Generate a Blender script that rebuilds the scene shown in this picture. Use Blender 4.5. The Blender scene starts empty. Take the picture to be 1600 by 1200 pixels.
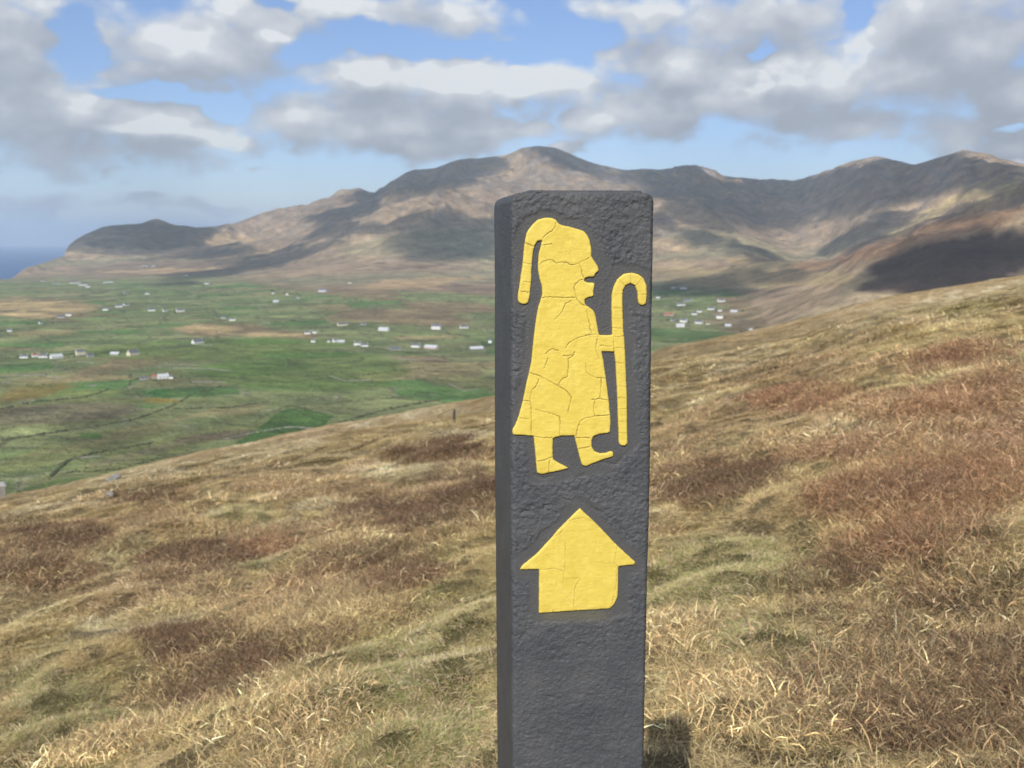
import bpy, math, random
import numpy as np
from mathutils import Vector, Matrix
from mathutils.geometry import delaunay_2d_cdt
R_ = math.radians
scene = bpy.context.scene
random.seed(7)
rng = np.random.default_rng(7)

# ------------------------------------------------------------------ camera, world, sun, exposure
HC = 200.0                        # metres above the sea
FPX = 1500.0                      # focal length in pixels of a 1600 px wide frame
PITCH = math.atan(222 / FPX)
cam_d = bpy.data.cameras.new('camera')
cam = bpy.data.objects.new('camera', cam_d)
scene.collection.objects.link(cam)
cam_d.sensor_width = 36.0
cam_d.lens = 36.0 * FPX / 1600
cam_d.clip_start = 0.02
cam_d.clip_end = 200000
cam_d.dof.use_dof = True
cam_d.dof.focus_distance = 0.66
cam_d.dof.aperture_fstop = 24
cam.location = (0, 0, HC)
cam.rotation_euler = (math.pi / 2 - PITCH, 0, 0)
scene.camera = cam

SUN_EL, SUN_AZ = R_(36.5), R_(12.5)   # light travels towards +Y and a little to +X
S_TO = np.array([-math.sin(SUN_AZ) * math.cos(SUN_EL), -math.cos(SUN_AZ) * math.cos(SUN_EL), math.sin(SUN_EL)])
sun_d = bpy.data.lights.new('sun', 'SUN')
sun_d.energy = 4.5
sun_d.angle = R_(0.53)
sun_d.color = (1.0, 0.95, 0.88)
sun = bpy.data.objects.new('sun', sun_d)
scene.collection.objects.link(sun)
sun.rotation_euler = Vector(S_TO).to_track_quat('Z', 'Y').to_euler()

vs = scene.view_settings
vs.view_transform = 'Standard'
vs.look = 'None'
vs.exposure = 0.0
vs.gamma = 1.0
vs.use_curve_mapping = False
scene.cycles.use_denoising = True
scene.cycles.use_adaptive_sampling = True
scene.cycles.adaptive_threshold = 0.025
scene.cycles.max_bounces = 4
scene.cycles.diffuse_bounces = 2
scene.cycles.volume_bounces = 1
scene.cycles.transparent_max_bounces = 8


class NT:
    """small helper to write node trees"""
    def __init__(self, tree):
        self.t = tree; self.n = tree.nodes; self.l = tree.links

    def put(self, sock, v):
        if hasattr(v, 'is_linked') or isinstance(v, bpy.types.NodeSocket):
            self.l.new(v, sock)
        else:
            sock.default_value = v

    def math(self, op, a, b=None, c=None, clamp=False):
        n = self.n.new('ShaderNodeMath'); n.operation = op; n.use_clamp = clamp
        for i, v in enumerate((a, b, c)):
            if v is not None: self.put(n.inputs[i], v)
        return n.outputs[0]

    def vec(self, op, a, b=None):
        n = self.n.new('ShaderNodeVectorMath'); n.operation = op
        self.put(n.inputs[0], a)
        if b is not None:
            self.put(n.inputs['Scale'] if op == 'SCALE' else n.inputs[1], b)
        return n.outputs['Value'] if op in ('LENGTH', 'DOT_PRODUCT') else n.outputs[0]

    def noise(self, v, scale, detail=4, rough=0.55, dist=0.0, lac=2.0):
        n = self.n.new('ShaderNodeTexNoise')
        self.put(n.inputs['Vector'], v); n.inputs['Scale'].default_value = scale
        n.inputs['Detail'].default_value = detail; n.inputs['Roughness'].default_value = rough
        n.inputs['Distortion'].default_value = dist; n.inputs['Lacunarity'].default_value = lac
        return n.outputs[0]

    def ramp(self, v, stops, interp='LINEAR'):
        n = self.n.new('ShaderNodeValToRGB'); self.put(n.inputs[0], v)
        e = n.color_ramp.elements; n.color_ramp.interpolation = interp
        while len(e) < len(stops): e.new(0.5)
        for k, (p, c) in enumerate(stops):
            e[k].position = p; e[k].color = (*c, 1) if len(c) == 3 else c
        return n.outputs[0]

    def mixc(self, f, a, b, mode='MIX'):
        n = self.n.new('ShaderNodeMix'); n.data_type = 'RGBA'; n.blend_type = mode
        self.put(n.inputs[0], f)
        for s, v in ((n.inputs[6], a), (n.inputs[7], b)):
            if isinstance(v, tuple): v = (*v, 1) if len(v) == 3 else v
            self.put(s, v)
        return n.outputs[2]

    def mapr(self, v, a, b, c=0.0, d=1.0, smooth=True):
        n = self.n.new('ShaderNodeMapRange'); n.clamp = True
        n.interpolation_type = 'SMOOTHSTEP' if smooth else 'LINEAR'
        self.put(n.inputs[0], v)
        for k, x in enumerate((a, b, c, d)): n.inputs[k + 1].default_value = x
        return n.outputs[0]


def px_az_el(x, y):
    """direction of a pixel of the photograph: azimuth from +Y, tangent of elevation"""
    a = (x - 800.0) / FPX; b = -(y - 600.0) / FPX
    dx = a; dy = math.cos(PITCH) + b * math.sin(PITCH); dz = -math.sin(PITCH) + b * math.cos(PITCH)
    return np.arctan2(dx, dy), dz / np.hypot(dx, dy)


def to_px(X, Y, Z):
    d = Y * math.cos(PITCH) - Z * math.sin(PITCH)
    d = np.where(np.abs(d) < 1e-6, 1e-6, d)
    u = Y * math.sin(PITCH) + Z * math.cos(PITCH)
    return 800 + FPX * X / d, 600 - FPX * u / d


# world: Nishita sky with procedural cumulus
world = bpy.data.worlds.new('World')
scene.world = world
world.use_nodes = True
wt = NT(world.node_tree)
wt.n.clear()

# cloud banks: (x, y, half width, half height) in the photograph, turned into azimuth and elevation (degrees)
BANKS = [(40, 170, 150, 75), (120, 190, 260, 48), (30, 60, 130, 80), (240, 210, 120, 45), (330, 228, 40, 14),
         (300, 85, 175, 68), (420, 60, 110, 75), (250, 110, 120, 30), (560, 20, 190, 36), (700, 30, 60, 30),
         (560, 130, 130, 50), (740, 140, 110, 68), (600, 190, 235, 50), (460, 180, 110, 30), (680, 225, 110, 30),
         (850, 120, 75, 28), (1040, 90, 110, 55), (1100, 155, 215, 48), (1290, 130, 140, 70), (1200, 100, 130, 50),
         (940, 185, 50, 20), (1180, 30, 190, 45), (1010, 20, 90, 35), (1330, 190, 170, 32), (1480, 60, 190, 80),
         (1560, 140, 120, 60), (1540, 185, 120, 50), (1570, 232, 60, 22), (1420, 120, 140, 60), (800, 200, 100, 22),
         (160, 271, 34, 12, .35), (60, 318, 130, 16, .6), (325, 330, 95, 12, .55), (220, 322, 70, 10, .5), (380, 262, 40, 8, .3), (20, 265, 30, 12, .35), (900, 235, 60, 12, .6)]
# brighter, sunlit shoulders and greyer, shaded bellies of those banks
BRIGHT = [(760, 122, 90, 52, 1.3), (655, 110, 60, 30), (1085, 75, 80, 35, .8), (1290, 105, 110, 50, 1.2), (330, 50, 80, 30, .5), (530, 90, 50, 20, .8), (930, 195, 50, 20), (1150, 165, 90, 22), (250, 190, 60, 18, .9), (500, 185, 60, 14)]
DARKER = [(560, 150, 110, 30), (90, 200, 170, 30), (30, 60, 80, 45), (330, 142, 170, 14), (680, 222, 140, 24), (1500, 50, 120, 60), (1330, 180, 160, 16), (1560, 165, 90, 26), (1190, 25, 120, 35), (640, 25, 120, 24), (1060, 140, 90, 16), (300, 232, 90, 16), (150, 150, 60, 30), (60, 318, 140, 20), (325, 330, 90, 16), (220, 322, 60, 10)]
# clear blue openings
GAPS = [(115, 72, 42, 50), (480, 88, 66, 30), (560, 62, 70, 20), (880, 60, 80, 44), (830, 82, 60, 20), (690, 84, 110, 14), (450, 8, 40, 10), (240, 150, 90, 12), (340, 168, 40, 22), (1330, 25, 26, 26), (1165, 80, 18, 20),
        (270, 155, 60, 12), (130, 95, 20, 22), (1590, 195, 30, 7), (560, 60, 60, 14)]

grp = bpy.data.node_groups.new('cloud_density', 'ShaderNodeTree')
grp.interface.new_socket('Direction', in_out='INPUT', socket_type='NodeSocketVector')
grp.interface.new_socket('Density', in_out='OUTPUT', socket_type='NodeSocketFloat')
grp.interface.new_socket('Tone', in_out='OUTPUT', socket_type='NodeSocketFloat')
g = NT(grp)
gi = g.n.new('NodeGroupInput'); go = g.n.new('NodeGroupOutput')
dirv = g.vec('NORMALIZE', gi.outputs[0])
stre = g.vec('MULTIPLY', dirv, (1.0, 1.0, 1.9))
n1 = g.noise(stre, 5.5, 2, 0.5)
warp = g.n.new('ShaderNodeTexNoise'); g.l.new(stre, warp.inputs['Vector'])
warp.inputs['Scale'].default_value = 9.0; warp.inputs['Detail'].default_value = 3.0; warp.inputs['Roughness'].default_value = 0.6
wv = g.vec('SCALE', g.vec('SUBTRACT', warp.outputs['Color'], (0.5, 0.5, 0.5)), 7.0)
sep = g.n.new('ShaderNodeSeparateXYZ'); g.l.new(dirv, sep.inputs[0])
azd = g.math('MULTIPLY', g.math('ARCTAN2', sep.outputs[0], sep.outputs[1]), 57.2958)
eld = g.math('MULTIPLY', g.math('ARCSINE', sep.outputs[2]), 57.2958)
comb = g.n.new('ShaderNodeCombineXYZ'); g.l.new(azd, comb.inputs[0]); g.l.new(eld, comb.inputs[1])
pos = g.vec('ADD', comb.outputs[0], g.vec('MULTIPLY', wv, (1.0, 0.45, 0.0)))


def ell_max(items):
    acc = None
    for (x, y, rx, ry, *wt_) in items:
        az, te = px_az_el(x, y)
        k = 57.2958 / FPX
        c = (math.degrees(az), math.degrees(math.atan(te)), 0)
        q = g.vec('MULTIPLY', g.vec('SUBTRACT', pos, c), (1 / (rx * k), 1 / (ry * k), 0))
        v = g.math('SUBTRACT', 1.0, g.vec('LENGTH', q))
        if wt_: v = g.math('SUBTRACT', v, 1.0 - wt_[0])
        acc = v if acc is None else g.math('SMOOTH_MAX', acc, v, 0.15)
    return acc


bank = ell_max(BANKS)
gap = ell_max(GAPS)
# beyond the photographed sector the same broken cumulus goes on, driven by noise alone
out_el = g.mapr(eld, 14.5, 20.0)
out_az = g.mapr(g.math('ABSOLUTE', azd), 29.0, 36.0)
outm = g.math('MAXIMUM', out_el, out_az)
rnd = g.math('MULTIPLY', g.math('SUBTRACT', n1, 0.50), 5.0)
horizon_fade = g.mapr(eld, 1.5, 7.0, -1.2, 0.0)
rnd = g.math('ADD', rnd, horizon_fade)
bank = g.math('SUBTRACT', g.math('MAXIMUM', bank, -0.8), g.math('MULTIPLY', g.math('MAXIMUM', g.math('ADD', gap, 0.25), 0.0), 1.15))
base = g.math('ADD', g.math('MULTIPLY', bank, g.math('SUBTRACT', 1.0, outm)), g.math('MULTIPLY', rnd, outm))
fb = g.noise(g.vec('MULTIPLY', dirv, (1.0, 1.0, 1.35)), 24.0, 5, 0.6)
base = g.math('ADD', base, g.math('MULTIPLY', g.math('SUBTRACT', fb, 0.5), 1.0))
vo = g.n.new('ShaderNodeTexVoronoi'); vo.feature = 'F1'
g.l.new(g.vec('ADD', g.vec('MULTIPLY', dirv, (1.0, 1.0, 1.3)), g.vec('SCALE', wv, 0.006)), vo.inputs['Vector'])
vo.inputs['Scale'].default_value = 15.0; vo.inputs['Detail'].default_value = 2.0; vo.inputs['Roughness'].default_value = 0.5
base = g.math('ADD', base, g.math('MULTIPLY', g.math('SUBTRACT', 1.0, vo.outputs['Distance']), 0.95))
g.l.new(base, go.inputs[0])
tb = g.math('SUBTRACT', g.math('MAXIMUM', ell_max(BRIGHT), 0.0), g.math('MAXIMUM', ell_max(DARKER), 0.0))
g.l.new(g.math('MULTIPLY', tb, g.math('SUBTRACT', 1.0, outm)), go.inputs[1])

tc = wt.n.new('ShaderNodeTexCoord')
D0 = tc.outputs['Generated']


def cloud_at(offset):
    n = wt.n.new('ShaderNodeGroup'); n.node_tree = grp
    wt.put(n.inputs[0], wt.vec('ADD', D0, offset) if offset else D0)
    return n.outputs


c0, tone_g = cloud_at(None)
c1 = cloud_at((0, 0, 0.032))[0]
alpha = wt.mapr(c0, -0.30, 0.58)
lit = wt.math('MULTIPLY', wt.math('SUBTRACT', c0, c1), 1.3)
thick = wt.mapr(c0, 0.15, 1.0)
tone = wt.math('ADD', 0.37, wt.math('MULTIPLY', lit, 0.46))
puff = wt.noise(wt.vec('MULTIPLY', D0, (1, 1, 1.6)), 13.0, 5, 0.6)
tone = wt.math('ADD', tone, wt.math('MULTIPLY', wt.math('SUBTRACT', puff, 0.5), 1.0))
tone = wt.math('ADD', wt.math('SUBTRACT', tone, wt.math('MULTIPLY', thick, 0.06)), wt.math('MULTIPLY', tone_g, 0.34))
ccol = wt.ramp(tone, [(0.0, (0.40, 0.43, 0.495)), (0.32, (0.48, 0.51, 0.58)), (0.58, (0.58, 0.61, 0.665)), (0.85, (0.69, 0.71, 0.75)), (1.0, (0.83, 0.85, 0.865))])
sky = wt.n.new('ShaderNodeTexSky')
sky.sky_type = 'NISHITA'
sky.sun_disc = False
sky.sun_elevation = SUN_EL
sky.sun_rotation = math.pi + SUN_AZ
sky.altitude = 200
sky.air_density = 1.0
sky.dust_density = 0.3
sky.ozone_density = 4.5
bg = wt.n.new('ShaderNodeBackground'); wt.l.new(wt.mixc(1.0, sky.outputs[0], (1.03, 0.98, 1.08), 'MULTIPLY'), bg.inputs[0]); bg.inputs[1].default_value = 0.115
bgc = wt.n.new('ShaderNodeBackground'); wt.l.new(ccol, bgc.inputs[0]); bgc.inputs[1].default_value = 1.0
mx = wt.n.new('ShaderNodeMixShader')
wt.l.new(wt.math('MULTIPLY', alpha, 0.97), mx.inputs[0]); wt.l.new(bg.outputs[0], mx.inputs[1]); wt.l.new(bgc.outputs[0], mx.inputs[2])
wo = wt.n.new('ShaderNodeOutputWorld')
wt.l.new(mx.outputs[0], wo.inputs['Surface'])
world.cycles.sampling_method = 'MANUAL'
world.cycles.sample_map_resolution = 512

# ------------------------------------------------------------------ numpy helpers
def hash01(ix, iy, seed):
    h = (ix.astype(np.int64) * 374761393 + iy.astype(np.int64) * 668265263 + seed * 1442695041) & 0xFFFFFFFF
    h = ((h ^ (h >> 13)) * 1274126177) & 0xFFFFFFFF
    return ((h ^ (h >> 16)) & 0xFFFFFF) / float(0xFFFFFF)


def vnoise(x, y, seed=0):
    x = np.asarray(x, float); y = np.asarray(y, float)
    ix = np.floor(x); iy = np.floor(y); fx = x - ix; fy = y - iy
    ix = ix.astype(np.int64); iy = iy.astype(np.int64)
    u = fx * fx * fx * (fx * (fx * 6 - 15) + 10); v = fy * fy * fy * (fy * (fy * 6 - 15) + 10)
    a = hash01(ix, iy, seed); b = hash01(ix + 1, iy, seed); c = hash01(ix, iy + 1, seed); d = hash01(ix + 1, iy + 1, seed)
    return (a * (1 - u) + b * u) * (1 - v) + (c * (1 - u) + d * u) * v


def fbm(x, y, seed=0, octaves=5, gain=0.5):
    """-1..1"""
    s = 0; a = 1.0; t = 0; c, si = math.cos(0.6), math.sin(0.6)
    for o in range(octaves):
        s = s + a * (vnoise(x, y, seed + o * 17) * 2 - 1); t += a
        a *= gain; x, y = (x * c - y * si) * 2.03 + 11.3, (x * si + y * c) * 2.03 + 5.7
    return s / t * 1.6


def sstep(x, a, b):
    t = np.clip((x - a) / (b - a), 0, 1); return t * t * (3 - 2 * t)


def lerp(a, b, t): return a + (b - a) * t


def blobs(px, py, items):
    """soft union of ellipses (x, y, rx, ry, rot_deg) in photograph coordinates, 0..1 inside"""
    m = np.full(np.shape(px), -1.0)
    for it in items:
        x, y, rx, ry = it[:4]; a = R_(it[4]) if len(it) > 4 else 0
        dx, dy = px - x, py - y
        u = (dx * math.cos(a) - dy * math.sin(a)) / rx; v = (dx * math.sin(a) + dy * math.cos(a)) / ry
        m = np.maximum(m, 1 - np.sqrt(u * u + v * v))
    return m


def inside(P, poly):
    poly = np.asarray(poly, float); c = np.zeros(len(P), bool); j = len(poly) - 1
    for i in range(len(poly)):
        xi, yi = poly[i]; xj, yj = poly[j]
        if yi != yj:
            c ^= ((yi > P[:, 1]) != (yj > P[:, 1])) & (P[:, 0] < (xj - xi) * (P[:, 1] - yi) / (yj - yi) + xi)
        j = i
    return c


def mat(name):
    m = bpy.data.materials.new(name); m.use_nodes = True
    t = NT(m.node_tree); t.n.clear()
    out = t.n.new('ShaderNodeOutputMaterial'); b = t.n.new('ShaderNodeBsdfPrincipled')
    t.l.new(b.outputs[0], out.inputs['Surface'])
    return m, t, b, out


def attr(t, name, kind='GEOMETRY'):
    n = t.n.new('ShaderNodeAttribute'); n.attribute_name = name; n.attribute_type = kind
    return n


def bump(t, b, h, strength, dist):
    n = t.n.new('ShaderNodeBump'); t.put(n.inputs['Height'], h)
    n.inputs['Strength'].default_value = strength; n.inputs['Distance'].default_value = dist
    t.l.new(n.outputs[0], b.inputs['Normal'])
    return n


def mesh_obj(name, verts, faces, material, parent=None, smooth=False, coll=None):
    me = bpy.data.meshes.new(name)
    if isinstance(verts, np.ndarray):
        faces = np.asarray(faces)
        me.vertices.add(len(verts)); me.vertices.foreach_set('co', verts.astype(np.float32).ravel())
        k = faces.shape[1]
        me.loops.add(faces.size); me.loops.foreach_set('vertex_index', faces.astype(np.int32).ravel())
        me.polygons.add(len(faces)); me.polygons.foreach_set('loop_start', np.arange(len(faces), dtype=np.int32) * k)
        me.update(calc_edges=True)
    else:
        me.from_pydata(verts, [], faces); me.update()
    if smooth: me.polygons.foreach_set('use_smooth', np.ones(len(me.polygons), dtype=bool))
    if material: me.materials.append(material)
    o = bpy.data.objects.new(name, me)
    (coll or scene.collection).objects.link(o)
    if parent: o.parent = parent
    return o


def set_col(o, name, arr, dtype='FLOAT_COLOR'):
    a = o.data.attributes.new(name, dtype, 'POINT')
    arr = np.asarray(arr, np.float32)
    if dtype == 'FLOAT_COLOR':
        if arr.shape[1] == 3: arr = np.concatenate([arr, np.ones((len(arr), 1), np.float32)], 1)
        a.data.foreach_set('color', arr.ravel())
    else:
        a.data.foreach_set('value' if dtype in ('FLOAT', 'INT') else 'vector', arr.ravel())


def tag(o, label=None, cat=None, group=None, kind=None):
    if label: o['label'] = label
    if cat: o['category'] = cat
    if group: o['group'] = group
    if kind: o['kind'] = kind
    return o


def grid_faces(nr, nc, wrap=False):
    i = np.arange(nr - 1)[:, None]; j = np.arange(nc if wrap else nc - 1)[None, :]
    j2 = (j + 1) % nc
    return np.stack([i * nc + j, i * nc + j2, (i + 1) * nc + j2, (i + 1) * nc + j], -1).reshape(-1, 4)


# ------------------------------------------------------------------ the far land: valley and mountains
def curve(pts):
    """(x, y, r) in the photograph and metres -> arrays az, r, z (above the sea)"""
    A = []
    for x, y, r in pts:
        az, te = px_az_el(x, y); A.append((az, r, HC + r * te))
    A = np.array(A); return A[np.argsort(A[:, 0])]


SKY_C = [(-400, 470, 5600), (-100, 445, 5600), (20, 431, 5600), (35, 418, 5700), (50, 411, 5800), (75, 405, 6000), (97, 398, 6500), (103, 386, 7300), (112, 379, 7400),
         (130, 367, 7500), (160, 354, 7500), (190, 350, 7500), (220, 346, 7500), (245, 340, 7500), (258, 344, 7500), (272, 350, 7500), (310, 353, 7600),
         (370, 349, 8000), (410, 334, 8200), (440, 330, 8300), (480, 328, 8500), (510, 314, 8800), (535, 299, 9000), (562, 292, 9000),
         (578, 300, 8600), (590, 297, 8200), (612, 281, 8000), (632, 267, 7900), (650, 261, 7800), (680, 260, 7700), (704, 250, 7600),
         (750, 247, 7600), (790, 240, 7600), (815, 229, 7600), (840, 225, 7600), (868, 230, 7600), (905, 246, 7600), (950, 259, 7700),
         (1000, 263, 8000), (1060, 261, 8200), (1090, 262, 8200), (1125, 273, 8500), (1170, 280, 8700), (1210, 284, 8800),
         (1240, 283, 8600), (1270, 272, 8200), (1310, 258, 7600), (1350, 246, 7200), (1370, 242, 7000), (1400, 248, 6900),
         (1430, 251, 6700), (1470, 243, 6300), (1508, 233, 6000), (1550, 243, 5800), (1600, 256, 5500), (1750, 290, 5300), (2000, 330, 5000)]
SPUR_C = [(-400, 470, 5400), (0, 434, 5500), (100, 408, 6100), (200, 400, 6300), (330, 388, 6500), (420, 384, 6300), (480, 380, 5700), (520, 365, 5300), (560, 350, 5400), (620, 325, 5600),
          (690, 311, 5800), (760, 312, 5900), (850, 325, 5800), (950, 322, 5700), (1030, 328, 5500), (1100, 345, 5100), (1180, 378, 4700),
          (1240, 400, 4400), (1290, 402, 4200), (1340, 362, 4000), (1400, 345, 3800), (1500, 311, 3600), (1600, 286, 3400), (1800, 250, 3300), (2000, 240, 3300)]
LOW_C = [(-400, 470, 5200), (0, 436, 5300), (100, 431, 5300), (300, 426, 5000), (480, 421, 4500), (600, 415, 4300), (760, 421, 4100),
         (900, 424, 3900), (1020, 420, 3700), (1130, 415, 3500), (1200, 412, 3300), (1260, 408, 3100), (1300, 398, 2900), (1350, 377, 2700), (1450, 354, 2500),
         (1530, 345, 2400), (1600, 338, 2300), (1800, 320, 2200), (2000, 310, 2200)]


def cat_curve(C, az):
    return np.interp(az, C[:, 0], C[:, 1]), np.interp(az, C[:, 0], C[:, 2])


def smooth_rows(Z, k):
    w = np.exp(-np.linspace(-2, 2, 2 * k + 1) ** 2); w /= w.sum()
    P = np.pad(Z, ((k, k), (0, 0)), 'edge')
    return sum(w[i] * P[i:i + len(Z)] for i in range(2 * k + 1))


AZF = R_(33.0)
az_f = np.concatenate([np.linspace(-math.pi, -AZF, 40, endpoint=False), np.linspace(-AZF, AZF, 760), np.linspace(AZF, math.pi, 41)[1:-1]])
# rows follow the view over the valley, then even steps through the mountains
te_rows = np.tan(np.linspace(R_(20.0), R_(2.6), 250))
r_near = 168.0 / te_rows
r_far = np.linspace(r_near[-1], 10500, 262)[1:]
r_f = np.concatenate([[120, 250, 380], r_near, r_far, [11500, 13000, 15000]])
SK, SP, LO = curve(SKY_C), curve(SPUR_C), curve(LOW_C)


def valley_z(az, r):
    x = r * np.sin(az); y = r * np.cos(az)
    z = 30 + 5 * fbm(x / 700, y / 700, 3, 3) + 12 * sstep(r, 2500, 5000)
    z = z + 26 * sstep(az, R_(8), R_(26)) * sstep(r, 900, 3000)
    return z


def build_far():
    AZ, RR = np.meshgrid(az_f, r_f)
    X = RR * np.sin(AZ); Y = RR * np.cos(AZ)
    Z = np.zeros_like(AZ)
    rS, zS = cat_curve(SK, az_f); rP, zP = cat_curve(SP, az_f); rL, zL = cat_curve(LO, az_f)
    right = sstep(az_f, R_(13), R_(18)); midr = sstep(az_f, R_(-13), R_(-8))
    for j in range(len(az_f)):
        a = az_f[j]
        # knots from near to far
        r2 = np.minimum(1900.0, rL[j] - 300)
        vz = valley_z(a, np.array([120.0, 1200.0, r2, rL[j]]))
        zl = zL[j]
        z2 = vz[2] if right[j] == 0 else lerp(vz[2], zl * 0.62, right[j])
        kr = [100, 1200, r2, rL[j], rL[j] + 350]
        kz = [vz[0], vz[1], z2, zl, zl - 75 * right[j] + (zP[j] - zl) * 0.10 * (1 - right[j])]
        if rP[j] > kr[-1] + 150:
            mid = 0.5 * (kr[-1] + rP[j])
            kr += [mid, rP[j]]; kz += [lerp(kz[-1], zP[j], 0.46), zP[j]]
        dip = 28 * midr[j] + 60 * right[j]
        if rS[j] > kr[-1] + 800:
            kr += [kr[-1] + 450]; kz += [kz[-1] - dip]
        m = 0.5 * (kr[-1] + rS[j])
        kr += [m, rS[j], rS[j] + 500, rS[j] + 2200, 20000]
        kz += [lerp(kz[-1], zS[j], 0.42), zS[j], zS[j] - 90, 20, -30]
        Z[:, j] = np.interp(r_f, kr, kz)
    Zs = smooth_rows(Z, 6)
    ZT = smooth_rows(Zs.T, 3).T
    # hill relief: gullies and knolls, growing with height above the valley floor; the skyline itself stays
    up = np.clip((ZT - 70) / 300, 0, 1)
    nearS = np.exp(-((RR - rS[None, :]) / 260) ** 2)
    n = fbm(X / 900, Y / 900, 21, 6, 0.52)
    rid = 1 - np.abs(fbm(X / 620 + 0.3 * n, Y / 900, 33, 5, 0.5))
    rel = (n * 40 + (rid - 0.7) * 120 + 45 * (0.8 - np.abs(fbm(X / 330, Y / 420, 44, 4))) + 10 * fbm(X / 200, Y / 200, 39, 4)) * (up ** 0.7) * (1 - 0.85 * nearS)
    Z = ZT + rel + nearS * up * 5 * fbm(X / 120, Y / 120, 8, 3)
    # compensate the smoothing on the skyline
    far = sstep(np.abs(AZ), R_(34), R_(60))
    Z = Z * (1 - far) + far * (20 + 25 * fbm(X / 900, Y / 900, 5, 4)) * 1.0
    back = np.where(np.cos(AZ) < 0.5, sstep(-np.cos(AZ), -0.5, 0.2), 0)
    Z = Z + back * np.clip(RR / 12000, 0, 1) * 120
    # coast: left of the headland the land ends
    return AZ, RR, X, Y, Z


AZ, RR, FX, FY, FZ = build_far()
coast_az = px_az_el(24, 430)[0]
cut = (1 - sstep(AZ, coast_az - R_(0.6), coast_az)) * sstep(RR, 5250, 5500) * (np.abs(AZ) < R_(80))
FZ = FZ * (1 - cut) - 25 * cut
rS_all, _ = cat_curve(SK, az_f)
headland = (AZ < px_az_el(300, 350)[0]) & (AZ > R_(-80)) & (RR > rS_all[None, :] + 900)
FZ = np.where(headland, np.minimum(FZ, -20), FZ)


def terr(az, r):
    """height of the far land"""
    ci = np.clip(np.interp(az, az_f, np.arange(len(az_f))), 0, len(az_f) - 1.001)
    ri = np.clip(np.interp(r, r_f, np.arange(len(r_f))), 0, len(r_f) - 1.001)
    c = ci.astype(int); q = ri.astype(int); fc = ci - c; fr = ri - q
    return (FZ[q, c] * (1 - fr) + FZ[q + 1, c] * fr) * (1 - fc) + (FZ[q, c + 1] * (1 - fr) + FZ[q + 1, c + 1] * fr) * fc


def hit(x, y, rmin=420.0):
    """point of the far land seen at a pixel of the photograph"""
    az, te = px_az_el(x, y)
    rr = np.concatenate([np.arange(rmin, 4000, 4), np.arange(4000, 10500, 12)])
    d = HC + rr * te - terr(np.full_like(rr, az), rr)
    k = np.argmax(d < 0)
    r = rr[k]
    return r * math.sin(az), r * math.cos(az), float(terr(np.array([az]), np.array([r]))[0]), r


# colour of the land, by vertex: fields, moor, heather with painted cloud shade, rock
PX, PY = to_px(FX, FY, FZ - HC)
GREEN = np.array((0.112, 0.146, 0.066)); OLIVE = np.array((0.178, 0.178, 0.098)); MOOR = np.array((0.26, 0.185, 0.115))
HEATH_SHADE = np.array((0.085, 0.058, 0.045)); STRAW = np.array((0.42, 0.30, 0.165)); ROCK = np.array((0.20, 0.18, 0.165)); PEAT = np.array((0.15, 0.105, 0.07))


def voronoi_fields(X, Y, cell, seed, stretch=1.6, rot=0.35):
    c, s = math.cos(rot), math.sin(rot)
    wx = 0.22 * fbm(X / 500, Y / 500, seed + 5, 3); wy = 0.22 * fbm(X / 500, Y / 500, seed + 9, 3)
    u = (X * c + Y * s) / (cell * stretch) + wx; v = (-X * s + Y * c) / cell + wy
    iu = np.floor(u).astype(np.int64); iv = np.floor(v).astype(np.int64)
    d1 = np.full(u.shape, 9.0); d2 = np.full(u.shape, 9.0); idv = np.zeros(u.shape)
    for a in (-1, 0, 1):
        for b in (-1, 0, 1):
            cx = iu + a; cy = iv + b
            px = cx + 0.5 + (hash01(cx, cy, seed) - 0.5) * 0.75; py = cy + 0.5 + (hash01(cx, cy, seed + 1) - 0.5) * 0.75
            d = np.maximum(np.abs(u - px), np.abs(v - py)) + 0.25 * (np.abs(u - px) + np.abs(v - py))
            m = d < d1
            d2 = np.where(m, d1, np.minimum(d2, d)); idv = np.where(m, hash01(cx, cy, seed + 2), idv); d1 = np.where(m, d, d1)
    return idv, d2 - d1


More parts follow.
